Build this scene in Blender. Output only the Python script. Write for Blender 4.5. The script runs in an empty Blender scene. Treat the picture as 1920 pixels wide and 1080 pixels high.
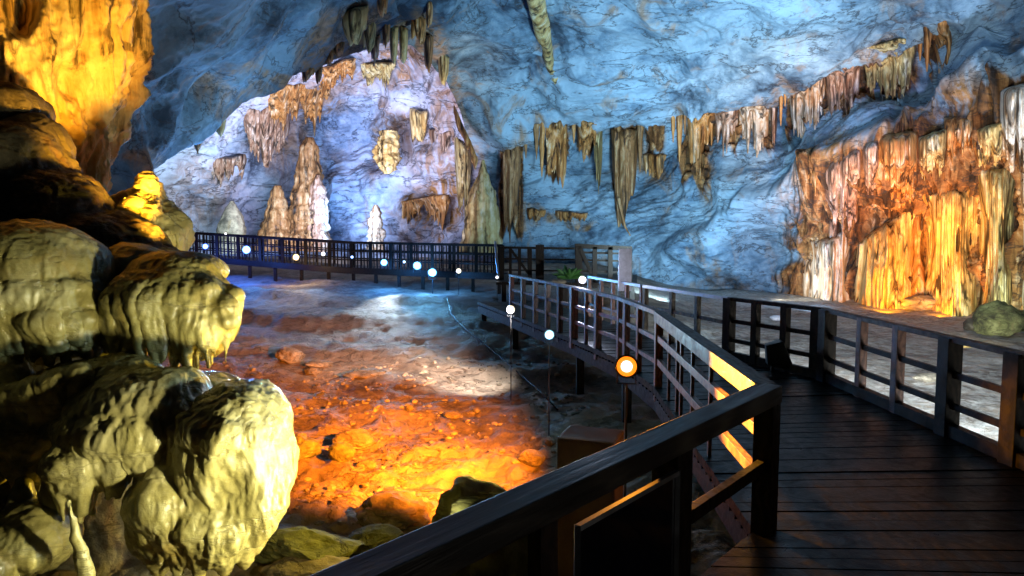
import bpy, bmesh, math, random
import numpy as np
from mathutils import Vector
random.seed(7); rng = np.random.RandomState(11)
S = bpy.context.scene
COL = S.collection
F = 1280.0; TH = math.radians(4.47); CAM = np.array([0.0, 0.0, 1.8])
CT, ST = math.cos(TH), math.sin(TH)

# ---------------------------------------------------------------- geometry of the view (to read places off the photograph)
def P(px, py, d):
    px, py, d = np.broadcast_arrays(np.asarray(px, float), np.asarray(py, float), np.asarray(d, float))
    u = (px-960)/F; v = (540-py)/F
    yy = CT+v*ST; k = d/yy
    return np.stack([u*k, d, 1.8+(-ST+v*CT)*k], -1)
def G(px, py, z):
    u = (px-960)/F; v = (540-py)/F
    k = (z-1.8)/(-ST+v*CT)
    return np.array([u*k, (CT+v*ST)*k, z])

# ---------------------------------------------------------------- noise
_perm = rng.permutation(256); _perm = np.concatenate([_perm, _perm, _perm])
_g = rng.normal(size=(256, 3)); _g = (_g/np.linalg.norm(_g, axis=1)[:, None]).astype(np.float32)
def noise(p):
    p = np.asarray(p, np.float32); sh = p.shape[:-1]; p = p.reshape(-1, 3)
    i = np.floor(p).astype(np.int64); f = p-i; i &= 255
    w = f*f*f*(f*(f*6-15)+10); out = np.zeros(len(p), np.float32)
    for a in (0, 1):
        wa = w[:, 0] if a else 1-w[:, 0]
        xa = _perm[i[:, 0]+a]
        for b in (0, 1):
            wb = wa*(w[:, 1] if b else 1-w[:, 1]); xb = _perm[xa+i[:, 1]+b]
            for c in (0, 1):
                wc = wb*(w[:, 2] if c else 1-w[:, 2])
                g = _g[_perm[xb+i[:, 2]+c]]
                out += wc*(g[:, 0]*(f[:, 0]-a)+g[:, 1]*(f[:, 1]-b)+g[:, 2]*(f[:, 2]-c))
    return (out*1.6).reshape(sh)
def fbm(p, o=4, off=0.0):
    p = np.asarray(p, np.float32)+off; s = 0; a = 1
    for k in range(o):
        s = s+a*noise(p); p = p*2.03+17.3; a *= .5
    return s
def ridge(p, o=3, off=0.0):
    p = np.asarray(p, np.float32)+off; s = 0; a = 1
    for k in range(o):
        s = s+a*(1-2*np.abs(noise(p))); p = p*2.1+9.1; a *= .5
    return s
def sstep(a, b, x):
    t = np.clip((x-a)/(b-a), 0, 1); return t*t*(3-2*t)

# ---------------------------------------------------------------- objects
def mesh(name, V, Fc, mat, parent=None, smooth=True, attr=None):
    me = bpy.data.meshes.new(name)
    V = np.asarray(V, np.float32).reshape(-1, 3)
    if isinstance(Fc, np.ndarray):
        Fc = Fc.astype(np.int32); n, k = Fc.shape
        me.vertices.add(len(V)); me.vertices.foreach_set('co', V.ravel())
        me.loops.add(n*k); me.loops.foreach_set('vertex_index', Fc.ravel())
        me.polygons.add(n); me.polygons.foreach_set('loop_start', np.arange(0, n*k, k, dtype=np.int32))
        me.update(calc_edges=True)
    else:
        me.from_pydata(V.tolist(), [], Fc); me.update()
    if attr is not None:
        for k, a in attr.items():
            at = me.attributes.new(k, 'FLOAT', 'POINT'); at.data.foreach_set('value', np.asarray(a, np.float32).ravel())
    me.polygons.foreach_set('use_smooth', [smooth]*len(me.polygons))
    me.validate()
    o = bpy.data.objects.new(name, me); COL.objects.link(o)
    if mat: me.materials.append(mat)
    if parent:
        o.parent = parent
        o.location = -Vector(parent.location) if not parent.get('_rz') else (0, 0, 0)
    return o
def tag(o, label=None, cat=None, group=None, kind=None):
    if label: o['label'] = label
    if cat: o['category'] = cat
    if group: o['group'] = group
    if kind: o['kind'] = kind
    return o
def thing(name, label, cat, loc=(0, 0, 0), group=None):
    o = bpy.data.objects.new(name, None); COL.objects.link(o); o.location = [float(x) for x in loc]
    o.empty_display_size = .1
    return tag(o, label, cat, group)
def recenter(o, base):
    """put the origin of a mesh object at its base"""
    b = Vector([float(x) for x in base]); o.data.transform(__import__('mathutils').Matrix.Translation(-b)); o.location = b; return o
def grid_faces(nr, nc, wrap=False):
    r = np.arange(nr-1)[:, None]; c = np.arange(nc if wrap else nc-1)[None, :]
    c2 = (c+1) % nc
    return np.stack([r*nc+c, r*nc+c2, (r+1)*nc+c2, (r+1)*nc+c], -1).reshape(-1, 4)
def vnormals(V, Fc):
    a, b, c, d = (V[Fc[:, k]] for k in range(4))
    fn = np.cross(c-a, d-b); N = np.zeros_like(V)
    for k in range(4): np.add.at(N, Fc[:, k], fn)
    return N/(np.linalg.norm(N, axis=1)[:, None]+1e-12)

# boxes and beams collected into one mesh
class MB:
    def __init__(s): s.v = []; s.f = []
    def hexa(s, pts):
        n = len(s.v); s.v += [tuple(map(float, p)) for p in pts]
        s.f += [[n+i for i in q] for q in ((0, 3, 2, 1), (4, 5, 6, 7), (0, 1, 5, 4), (1, 2, 6, 5), (2, 3, 7, 6), (3, 0, 4, 7))]
    def box(s, c, sx, sy, sz, ax=None):
        c = np.array(c, float); X = np.array([1, 0, 0.]) if ax is None else np.array([ax[0], ax[1], 0.])/math.hypot(*ax[:2])
        Y = np.array([-X[1], X[0], 0]); Z = np.array([0, 0, 1.])
        s.hexa([c+X*sx/2*a+Y*sy/2*b+Z*sz/2*e for e in (-1, 1) for a, b in ((-1, -1), (1, -1), (1, 1), (-1, 1))])
    def beam(s, p, q, w, h):
        p = np.array(p, float); q = np.array(q, float); D = q-p; D /= np.linalg.norm(D)
        up = np.array([0, 0, 1.]) if abs(D[2]) < .95 else np.array([0, 1., 0])
        X = np.cross(D, up); X /= np.linalg.norm(X); Z = np.cross(X, D)
        s.hexa([e+X*w/2*a+Z*h/2*b for e in (p, q) for a, b in ((-1, -1), (1, -1), (1, 1), (-1, 1))])
    def tube(s, pts, r, n=8):
        pts = [np.array(p, float) for p in pts]; n0 = len(s.v); rr = r if hasattr(r, '__len__') else [r]*len(pts)
        for i, p in enumerate(pts):
            D = pts[min(i+1, len(pts)-1)]-pts[max(i-1, 0)]; D /= np.linalg.norm(D)
            up = np.array([0, 0, 1.]) if abs(D[2]) < .9 else np.array([1., 0, 0])
            X = np.cross(D, up); X /= np.linalg.norm(X); Y = np.cross(X, D)
            for k in range(n):
                a = 2*math.pi*k/n; s.v.append(tuple(p+X*math.cos(a)*rr[i]+Y*math.sin(a)*rr[i]))
        for i in range(len(pts)-1):
            for k in range(n):
                k2 = (k+1) % n; s.f.append([n0+i*n+k, n0+i*n+k2, n0+(i+1)*n+k2, n0+(i+1)*n+k])
        s.f.append([n0+k for k in range(n)][::-1]); s.f.append([n0+(len(pts)-1)*n+k for k in range(n)])
    def build(s, name, mat, parent=None, bevel=0.0, smooth=False):
        o = mesh(name, s.v, s.f, mat, parent, smooth)
        bm = bmesh.new(); bm.from_mesh(o.data)
        bmesh.ops.recalc_face_normals(bm, faces=bm.faces)
        if bevel: bmesh.ops.bevel(bm, geom=bm.edges[:], offset=bevel, segments=2, affect='EDGES', profile=.6)
        bm.to_mesh(o.data); bm.free(); return o

# ---------------------------------------------------------------- materials
class NT:
    def __init__(s, name):
        s.m = bpy.data.materials.new(name); s.m.use_nodes = True; s.t = s.m.node_tree; s.t.nodes.clear()
        s.out = s.n('ShaderNodeOutputMaterial'); s.b = s.n('ShaderNodeBsdfPrincipled'); s.l(s.b.outputs[0], s.out.inputs[0])
        s.co = s.n('ShaderNodeTexCoord').outputs['Object']
    def n(s, t, **k):
        x = s.t.nodes.new(t)
        for a, b in k.items(): setattr(x, a, b)
        return x
    def l(s, a, b): s.t.links.new(a, b)
    def put(s, sock, v):
        if hasattr(v, 'is_output'): s.l(v, sock)
        else: sock.default_value = v
    def map(s, scale=(1, 1, 1), rot=(0, 0, 0), src=None):
        x = s.n('ShaderNodeMapping'); x.inputs['Scale'].default_value = scale; x.inputs['Rotation'].default_value = rot
        s.l(src or s.co, x.inputs[0]); return x.outputs[0]
    def noise(s, vec, scale, detail=6, rough=.6, dist=0.0):
        x = s.n('ShaderNodeTexNoise'); s.l(vec, x.inputs['Vector']); x.inputs['Scale'].default_value = scale
        x.inputs['Detail'].default_value = detail; x.inputs['Roughness'].default_value = rough; x.inputs['Distortion'].default_value = dist
        return x.outputs['Fac']
    def ramp(s, fac, stops, interp='LINEAR'):
        x = s.n('ShaderNodeValToRGB'); s.l(fac, x.inputs[0]); e = x.color_ramp; e.interpolation = interp
        while len(e.elements) < len(stops): e.elements.new(.5)
        for el, (p, c) in zip(e.elements, stops):
            el.position = p; el.color = (c, c, c, 1) if not hasattr(c, '__len__') else (*c, 1)
        return x.outputs[0]
    def math(s, op, a, b=0.0):
        x = s.n('ShaderNodeMath', operation=op); s.put(x.inputs[0], a); s.put(x.inputs[1], b); return x.outputs[0]
    def mix(s, fac, a, b, mode='MIX'):
        x = s.n('ShaderNodeMix', data_type='RGBA', blend_type=mode); s.put(x.inputs[0], fac)
        s.put(x.inputs[6], a if hasattr(a, 'is_output') else (*a, 1)); s.put(x.inputs[7], b if hasattr(b, 'is_output') else (*b, 1)); return x.outputs[2]
    def bump(s, h, strength=.5, dist=.05, nrm=None):
        x = s.n('ShaderNodeBump'); s.l(h, x.inputs['Height']); x.inputs['Strength'].default_value = strength; x.inputs['Distance'].default_value = dist
        if nrm: s.l(nrm, x.inputs['Normal'])
        return x.outputs[0]
    def fin(s, col, rough=.8, nrm=None, spec=.3):
        s.put(s.b.inputs['Base Color'], col if hasattr(col, 'is_output') else (*col, 1)); s.put(s.b.inputs['Roughness'], rough)
        s.b.inputs['Specular IOR Level'].default_value = spec
        if nrm: s.l(nrm, s.b.inputs['Normal'])
        return s.m

def rock_mat(name, light, mid, dark, stain, sc=1.0, bump=.6, bdist=.12, rough=.85, spec=.25, attr=True, crack=.55, aniso=(1, 1, 1), rot=(0, 0, 0), stain_thr=(.56, .68), stain_max=.7, patch=.6):
    t = NT(name); v = t.map(aniso, rot); vc = t.map((.55, .8, 1.9), (rot[0]+.35, rot[1]-.5, rot[2]))
    n0 = t.noise(v, .13*sc, 5, .55, .5); n1 = t.noise(v, .45*sc, 8, .62, .5); n2 = t.noise(v, 1.5*sc, 9, .72, .4); n3 = t.noise(v, 6*sc, 6, .7, .4)
    f = t.math('ADD', t.math('MULTIPLY', n0, .62), t.math('MULTIPLY', n1, .42)); f = t.math('SUBTRACT', t.math('ADD', f, t.math('MULTIPLY', n2, .30)), .125)
    col = t.ramp(f, [(.44, dark), (.52, mid), (.60, light), (.70, tuple(min(1, c*1.15) for c in light))])
    # iron stain: noise patches and the drawn stains
    sm = t.ramp(t.noise(t.map((1, 1, .35)), .55*sc, 6, .65, 1.0), [(stain_thr[0], 0.0), (stain_thr[1], stain_max)])
    if attr:
        a = t.n('ShaderNodeAttribute'); a.attribute_name = 'stain'
        am = t.math('MULTIPLY', a.outputs['Fac'], t.ramp(t.noise(t.map((1, 1, .2)), 2.2*sc, 6, .65, .6), [(.38, .1), (.56, 1.0)]))
        sm = t.math('MAXIMUM', sm, am)
    if attr:
        tn = t.n('ShaderNodeAttribute'); tn.attribute_name = 'tone'; col = t.mix(tn.outputs['Fac'], col, t.mix(1.0, col, (.5, .56, .6), 'MULTIPLY'))  # darkens the rock colour over the roof spur, in place of dimmer light
    st = t.mix(t.ramp(n2, [(.38, 0.0), (.6, 1.0)]), tuple(c*.45 for c in stain), stain)
    col = t.mix(sm, col, st)
    if attr:                                              # dripstone skin where water has run down the wall
        fa = t.n('ShaderNodeAttribute'); fa.attribute_name = 'flow'; vs = t.map((1, 1, .05))
        k = t.math('ADD', t.math('MULTIPLY', t.noise(vs, 1.5, 7, .62, .5), .65), t.math('MULTIPLY', t.noise(t.co, 1.3, 8, .7, .5), .45))
        dc = t.ramp(k, [(.44, (.03, .016, .008)), (.54, (.17, .07, .022)), (.62, (.34, .17, .06)), (.69, (.50, .36, .22)), (.76, (.62, .54, .44))])
        dl = t.ramp(t.noise(t.map((1, 1, .05)), 3.3, 6, .6), [(.40, .25), (.50, 1.0)])
        dc = t.mix(1.0, dc, dl, 'MULTIPLY'); col = t.mix(t.ramp(t.math('ADD', fa.outputs['Fac'], t.math('MULTIPLY', t.math('SUBTRACT', t.noise(vs, 2.6, 6, .65), .5), 1.3)), [(.3, 0.0), (.75, 1.0)]), col, dc)
    # dark crack lines, long and running with the bedding
    r1 = t.math('ABSOLUTE', t.math('SUBTRACT', t.noise(vc, .55*sc, 9, .6, .5), .5))
    r2 = t.math('ABSOLUTE', t.math('SUBTRACT', t.noise(vc, 1.9*sc, 8, .66, .4), .5))
    gate = t.ramp(t.noise(v, .5*sc, 4, .6), [(.47, .0), (.62, 1.0)])
    c1 = t.math('SUBTRACT', 1.0, t.ramp(r1, [(0.0, 0.0), (.014, 1.0)])); c2 = t.math('MULTIPLY', t.math('SUBTRACT', 1.0, t.ramp(r2, [(0.0, .25), (.022, 1.0)])), gate)
    cm = t.math('MAXIMUM', c1, c2)
    col = t.mix(t.math('MULTIPLY', cm, crack), col, (.03, .026, .026))
    h = t.math('ADD', t.math('MULTIPLY', n2, .6), t.math('MULTIPLY', n3, .22))
    h = t.math('SUBTRACT', h, t.math('MULTIPLY', cm, .22)); h = t.math('ADD', h, t.math('MULTIPLY', t.noise(v, 17*sc, 5, .7), .1))
    return t.fin(col, rough, t.bump(h, bump, bdist), spec)

def drape_mat(name, cols, sc=1.0, rough=.6, spec=.35, bump=.5):
    """vertical mineral streaks"""
    t = NT(name); v = t.map((1, 1, .06)); n1 = t.noise(v, 2.2*sc, 6, .6, .3); n2 = t.noise(v, 7*sc, 5, .6, .2); n3 = t.noise(t.co, 3*sc, 8, .7, .5)
    f = t.math('ADD', t.math('MULTIPLY', n1, .6), t.math('MULTIPLY', n2, .25)); f = t.math('ADD', f, t.math('MULTIPLY', n3, .2))
    col = t.ramp(f, [(.38+.26*i/(len(cols)-1), c) for i, c in enumerate(cols)])
    dk = t.ramp(t.noise(t.map((1, 1, .07)), 3.4*sc, 7, .62), [(.38, .12), (.5, 1.0)])
    col = t.mix(1.0, col, dk, 'MULTIPLY')
    h = t.math('ADD', t.math('MULTIPLY', n2, .6), t.math('MULTIPLY', n3, .6))
    return t.fin(col, rough, t.bump(h, bump, .1/sc), spec)

def wood_mat(name, c1, c2, rough=.45, spec=.5, sc=1.0, rot=None, planks=False):
    t = NT(name); v = t.map((1, 1, 1)) if rot is None else t.map((.10, 1, 1), src=t.map((1, 1, 1), (0, 0, rot))); n1 = t.noise(v, 9*sc, 6, .65, 1.5); n2 = t.noise(v, 45*sc, 4, .7, .3)
    w = t.n('ShaderNodeTexWave'); t.l(v, w.inputs[0]); w.inputs['Scale'].default_value = 6*sc; w.inputs['Distortion'].default_value = 9; w.inputs['Detail'].default_value = 4
    f = t.math('ADD', t.math('MULTIPLY', n1, .7), t.math('MULTIPLY', w.outputs['Fac'], .3))
    col = t.ramp(f, [(.3, tuple(c*.55 for c in c1)), (.5, c1), (.72, c2)])
    if planks:                                            # every board has its own tone and wear
        col = t.mix(1.0, col, t.ramp(t.noise(t.map((.22, 6.6, 1)), 1.0, 3, .6), [(.35, .35), (.5, .9), (.66, 2.2)]), 'MULTIPLY')
    return t.fin(col, t.ramp(n1, [(.3, rough*.7), (.7, min(1, rough*1.4))]), t.bump(t.math('ADD', n1, t.math('MULTIPLY', n2, .5)), .35, .01), spec)

def plain(name, c, rough=.5, metal=0.0, spec=.4):
    t = NT(name); n = t.noise(t.co, 12, 5, .6); t.b.inputs['Metallic'].default_value = metal
    return t.fin(t.mix(t.ramp(n, [(.35, 0.0), (.65, 1.0)]), tuple(x*.75 for x in c), c), t.ramp(n, [(.3, rough*.8), (.7, min(1, rough*1.2))]), None, spec)

def emit_mat(name, c, s):
    t = NT(name); t.b.inputs['Emission Color'].default_value = (*c, 1); t.b.inputs['Emission Strength'].default_value = s
    return t.fin((.8, .8, .8), .3)

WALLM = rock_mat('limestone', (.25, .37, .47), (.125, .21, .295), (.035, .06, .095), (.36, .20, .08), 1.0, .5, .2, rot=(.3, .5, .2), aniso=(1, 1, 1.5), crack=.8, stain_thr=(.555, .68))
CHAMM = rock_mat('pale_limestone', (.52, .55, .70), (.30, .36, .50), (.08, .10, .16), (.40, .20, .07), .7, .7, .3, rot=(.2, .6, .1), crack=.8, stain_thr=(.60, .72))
FLOORM = rock_mat('muddy_floor', (.36, .29, .22), (.26, .20, .145), (.14, .11, .085), (.62, .60, .56), 2.2, 1.0, .12, .75, .3, attr=True, crack=.35, stain_thr=(.66, .8))
FLOWM = rock_mat('cream_flowstone', (.54, .49, .25), (.40, .35, .13), (.17, .145, .05), (.44, .27, .04), 2.6, .6, .03, .24, .7, attr=False, crack=.2, stain_thr=(.52, .70))
DARK_SHADED = rock_mat('dark_shaded_rock', (.15, .13, .09), (.08, .068, .05), (.02, .018, .015), (.14, .06, .03), 2.6, .8, .06, .6, .3, attr=False, crack=.4)  # shade of the unlit slope and base put into colour; also a dark boulder
BOULD = rock_mat('boulder_rock', (.42, .36, .26), (.26, .22, .16), (.09, .08, .06), (.30, .20, .08), 3.0, .8, .05, .8, .3, attr=False, crack=.5)
MOSS_YELLOW = rock_mat('mossy_and_yellow_lit_rock', (.30, .31, .14), (.16, .17, .07), (.05, .05, .03), (.22, .17, .08), 3.0, .9, .05, .85, .25, attr=False, crack=.5)  # moss green; its yellow also stands for lamplight on the right boulders
D_BROWN = drape_mat('brown_dripstone', [(.07, .025, .008), (.34, .13, .03), (.50, .25, .08), (.68, .52, .36)])
D_WHITE = drape_mat('white_dripstone', [(.17, .07, .025), (.40, .22, .10), (.62, .50, .38), (.72, .66, .58)])
D_DARK = drape_mat('dark_dripstone', [(.03, .018, .01), (.15, .07, .025), (.32, .16, .06), (.48, .33, .18)])
D_YELLOW = drape_mat('ochre_dripstone', [(.15, .08, .03), (.36, .23, .08), (.50, .40, .18), (.62, .56, .40)])
D_GREY = drape_mat('grey_dripstone', [(.08, .035, .02), (.26, .13, .075), (.42, .27, .19), (.60, .50, .44)])
D_ORANGE = drape_mat('orange_flowstone', [(.26, .11, .03), (.52, .30, .09), (.68, .48, .2), (.76, .62, .36)], .8)
D_COL = drape_mat('golden_flowstone', [(.24, .11, .03), (.54, .35, .12), (.68, .52, .24), (.76, .66, .38)], 1.5, .6, .35, .8)
W_DARK = wood_mat('wet_dark_wood', (.014, .009, .006), (.028, .018, .012), .5, .12)
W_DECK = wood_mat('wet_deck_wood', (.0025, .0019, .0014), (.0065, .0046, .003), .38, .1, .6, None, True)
W_RAIL = wood_mat('weathered_rail_wood', (.06, .042, .03), (.12, .09, .062), .55, .3)
W_CAP = wood_mat('dark_cap_wood', (.035, .027, .02), (.10, .082, .06), .5, .3, 1.0, math.radians(-48.4))
W_RED = wood_mat('reddish_wood', (.14, .06, .04), (.24, .11, .07), .5)
METAL = plain('galvanised_metal', (.35, .36, .38), .4, .8)
BLACK = plain('black_housing', (.02, .02, .022), .45)
GLASSD = plain('dark_glass_panel', (.012, .013, .02), .08, 0, .6)
WHITEB = plain('pale_board', (.6, .6, .68), .5)
# ================================================================ CAVE SHELL
class TPS:
    def __init__(s, pts):
        A = np.array(pts, float); X = A[:, :2]/500; n = len(A); s.X = X
        K = s.k(X, X)+np.eye(n)*1e-4; Pm = np.hstack([np.ones((n, 1)), X])
        M = np.block([[K, Pm], [Pm.T, np.zeros((3, 3))]])
        s.w = np.linalg.solve(M, np.concatenate([1/A[:, 2], np.zeros(3)]))
    def k(s, a, b):
        r2 = ((a[:, None]-b[None])**2).sum(-1); return np.where(r2 > 1e-12, .5*r2*np.log(r2+1e-12), 0)
    def __call__(s, px, py):
        px, py = np.broadcast_arrays(np.asarray(px, float), np.asarray(py, float)); sh = px.shape
        q = np.stack([px.ravel(), py.ravel()], 1)/500; out = np.empty(len(q)); n = len(s.X)
        for i in range(0, len(q), 60000):
            j = q[i:i+60000]; out[i:i+60000] = s.k(j, s.X)@s.w[:n]+s.w[n]+j@s.w[n+1:]
        return (1/np.clip(out, 1/75., 1/5.)).reshape(sh)

WD = TPS([  # wall and ceiling: distance read at places in the picture
 (935,490,41),(1080,505,40),(1200,535,38),(1450,560,33),(1700,588,27.3),(1900,605,23.5),(2200,640,18),(2500,680,14),
 (960,380,40.5),(1100,380,39.5),(1250,420,36.5),(1450,440,32.5),(1700,430,28.3),(1900,410,24.6),(2200,380,18.5),(2500,400,14),
 (950,285,39.5),(1080,258,39.5),(1190,275,39),(1300,230,37),(1420,240,35),(1500,185,33),(1650,125,30),(1780,70,26.6),(1900,60,23.9),
 (940,232,37),(1080,205,36.4),(1190,222,36),(1300,155,34),(1400,150,32),(1500,112,30),(1620,62,27.6),(1750,12,25.2),(1900,-35,22.5),
 (1300,420,34.6),(1450,320,31.2),(1650,240,27.2),(1850,150,23.8),(2000,110,21),
 (1000,100,32),(1200,100,31.5),(1400,30,27.5),(1000,0,27),(1250,0,27),(1600,-60,23),(1900,-180,18),
 (900,320,41),(880,220,38),(850,150,35.5),(850,60,30),(850,0,26.5),(730,75,27.5),(700,0,23),
 (600,110,24),(450,200,20),(300,298,17),(200,385,15),(300,150,14),(250,0,11.8),(400,0,13.5),(560,0,18),(100,200,12),(0,0,10.5),
 (100,520,14),(0,400,11),(-300,0,8.5),(-300,400,9),(150,-300,8.6),(500,-300,11),(960,-300,16.5),(1500,-300,18),(2200,-300,14.5),(2200,0,18),(2500,0,14.5),(960,-700,10),(0,-700,7),(2000,-700,10)])
CD = TPS([(300,470,46),(450,470,50),(600,470,52),(750,470,50),(900,470,45),(300,300,42),(450,330,49),(600,300,53),(750,300,52),(880,300,44),
 (450,180,42),(600,150,47),(700,120,45),(800,130,42),(850,180,42),(600,50,36),(750,40,35),(900,60,34),(150,400,38),(150,250,33),(1000,450,42),(1000,250,41),(300,560,45),(700,560,48),(1000,560,42),
 (795,350,46.5),(790,385,51),(720,350,51.5)])

def relief(p, amp=1.0):
    """rock relief along the surface normal (m)"""
    w = p+1.2*np.stack([noise(p/5+3), noise(p/5+31), noise(p/5+57)], -1)
    h = 1.1*fbm(w/7.0, 3, 5.)+.36*ridge(w/4.2, 2, 40.)
    q = w@np.array([[.9, .2, -.35], [-.2, .95, .2], [.38, -.1, .92]], np.float32)
    h = h+.12*ridge(q*np.array([.4, .4, 1.3]), 3, 11.)
    h = h+.022*ridge(q*np.array([1.6, 1.6, 4.2]), 3, 77.)+.015*fbm(p*6, 2)
    return amp*h
def sheet(name, px, py, d, mat, amp=1.0, amask=None, attr=None, extra=None, flow=None):
    nr, nc = px.shape; B = P(px, py, d); Fc = grid_faces(nr, nc)
    N = vnormals(B.reshape(-1, 3), Fc); C = CAM-B.reshape(-1, 3)
    N *= np.sign((N*C).sum(1))[:, None]
    h = relief(B.reshape(-1, 3).astype(np.float32), amp)
    if amask is not None: h = h*amask.ravel()
    if flow is not None: h = h*(1-.45*flow.ravel())+wall_flute(B.reshape(-1, 3).astype(np.float32), flow.ravel())
    if extra is not None: h = h+extra.ravel()
    V = B.reshape(-1, 3)+N*h[:, None]
    return tag(mesh(name, V, Fc, mat, attr=attr), kind='structure')

def blobs(px, py, L):
    s = np.zeros(px.shape); w = 40*fbm(np.stack([px/90, py/90, px*0], -1), 4); w2 = 40*fbm(np.stack([px/90, py/90, px*0+9], -1), 4)
    for x, y, rx, ry, a in L:
        q = ((px+w-x)/rx)**2+((py+w2-y)/ry)**2; s = np.maximum(s, a*np.clip(1.5-1.3*q, 0, 1))
    return np.clip(s, 0, 1)
def poly(y, pts):
    pts = sorted(pts); return np.interp(y, [p[0] for p in pts], [p[1] for p in pts])
LEDGE = [(900,300),(945,262),(1010,238),(1080,222),(1140,238),(1190,244),(1250,215),(1290,176),(1340,166),(1400,160),(1450,172),(1480,150),(1540,122),(1610,92),(1700,72),(1750,36),(1800,26),(1890,0),(2000,-40)]
LOWL = [(1480,300),(1540,288),(1600,280),(1680,250),(1760,235),(1830,215),(1880,180),(1920,160),(2000,130)]

RAMP = [(1180,500),(1300,450),(1450,358),(1560,312),(1650,268),(1760,215),(1890,140),(2000,100)]
def wall_ex(px, py):
    """overhanging lips (the rock steps back below each ledge line) and the lilac ramp that bulges out between them"""
    px, py = np.broadcast_arrays(np.asarray(px, float), np.asarray(py, float))
    ip = lambda L, k: np.interp(px, [a for a, b in L], [b for a, b in L])+9*fbm(np.stack([px/45, px*0, px*0+k], -1), 3)
    xl = ip(LEDGE, 4); xo = ip(LOWL, 8); xr = ip(RAMP, 6)
    inl = sstep(900, 960, px)*(1-sstep(1690, 1800, px)); ino = sstep(1470, 1530, px)
    ex = -.5*inl*sstep(0, 10, py-xl)*(1-sstep(30, 150, py-xl))+.25*inl*np.exp(-((py-xl+8)/9)**2)
    ex = ex+.5*ino*sstep(0, 60, py-xo)
    k = py-xr; ex = ex+1.0*sstep(1200, 1330, px)*np.where(k < 0, np.exp(-(k/16)**2), np.exp(-(k/55)**2))
    return ex
STRIPS = [(1286,1344,190),(1336,1390,110),(1384,1450,118),(1476,1552,118),(1544,1620,112),(1614,1720,98),(1748,1796,110),(938,982,190),(1020,1064,100),(1082,1124,60),(1148,1194,110),(1208,1246,70)]
def wall_flow(px, py):
    """where flowstone coats the wall: below the lower ledge at the right, and in strips under the long ledge"""
    px, py = np.broadcast_arrays(np.asarray(px, float), np.asarray(py, float)); z = px*0
    ip = lambda L, k: np.interp(px, [a for a, b in L], [b for a, b in L])+9*fbm(np.stack([px/45, z, z+k], -1), 3)
    xl = ip(LEDGE, 4); xo = ip(LOWL, 8); w = 26*fbm(np.stack([px/70, py/160, z+3], -1), 3); st = 40*fbm(np.stack([px/22, py/500, z+6], -1), 3)
    w2 = 75*fbm(np.stack([px/200, py/70, z+11], -1), 3)
    f = sstep(1455, 1580, px+w+w2)*sstep(-14, 14, py-xo+.35*st+.5*w)
    for a, b, L in STRIPS:
        m = sstep(a-5, a+5, px)*(1-sstep(b-5, b+5, px)); f = np.maximum(f, m*sstep(-6, 5, py-xl)*(1-sstep(L-22, L+6, py-xl+st)))
    return np.clip(f, 0, 1)
def wall_flute(B, f):
    return f*(.40*ridge(B*np.array([1.1, 1.1, .07], np.float32), 2, 61.)+.22*ridge(B*np.array([2.6, 2.6, .13], np.float32), 2, 67.)+.10*fbm(B*np.array([.8, .8, .5], np.float32), 2, 13.)-.1)
# --- main wall and the roof above it
EDGE = [(-700,732),(60,732),(110,800),(150,838),(200,858),(260,880),(310,898),(400,918),(480,932),(640,938)]
pyv = np.concatenate([np.linspace(-700,-30,60,endpoint=False), np.linspace(-30,660,470)])
e = poly(pyv, EDGE); t = np.linspace(0, 1, 860)**1.0
tt = np.where(t < .8, t/.8*.78, .78+(t-.8)/.2*.22)
px = e[:, None]+(2600-e[:, None])*tt[None]; py = np.broadcast_to(pyv[:, None], px.shape).copy()
wob = 10*fbm(np.stack([py/60, px*0, px*0], -1), 3); px = px+wob*(1-tt[None])**8
d = WD(px, py)
ex = wall_ex(px, py)
st = blobs(px, py, [(1310,200,60,40,.9),(1430,170,60,26,.8),(1520,130,60,24,.8),(1660,80,60,25,.8),(1320,340,30,60,.9),(1220,315,40,35,.9),(1060,405,70,16,.9),(1000,400,22,22,.7),
  (1560,330,70,70,.8),(1650,300,90,70,1),(1750,270,90,70,1),(1850,240,90,90,1),(1900,330,60,60,.8),(1530,470,30,60,.6),(1790,330,60,60,.9),(1040,232,60,18,.8),(1150,250,60,20,.9),(960,290,26,50,.8),
  (800,60,40,60,.7),(850,200,20,80,.7),(885,290,18,60,.7),(1250,540,180,22,.5),(1030,90,10,80,.5),(1420,560,200,20,.45)])
# a few columns roll the free edge back behind the arch
k = 14; back = np.arange(k, 0, -1)[None, :]/k
px0 = px[:, :1]+back**1.3*120; d0 = d[:, :1]+back**1.2*7.0+0*px0
px = np.hstack([px0, px]); d = np.hstack([d0, d]); py = np.hstack([np.repeat(py[:, :1], k, 1), py])
ex = np.hstack([np.repeat(ex[:, :1], k, 1)*0, ex]); st = np.hstack([np.repeat(st[:, :1], k, 1), st])
am = np.clip(np.abs(px-poly(py, EDGE))/40, .35, 1)
am = am*(1-.45*sstep(200, -40, py)*sstep(1000, 1200, px)*0)
flw = wall_flow(px, py)*(np.arange(px.shape[1])[None] >= 14)
sheet('cave_wall', px, py, d, WALLM, 1.0, am, {'stain': st, 'flow': flw, 'tone': np.maximum((1-sstep(740, 960, px))*(1-sstep(80, 240, py)), .2*(1-sstep(740, 900, px)))}, ex, flw)

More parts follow.
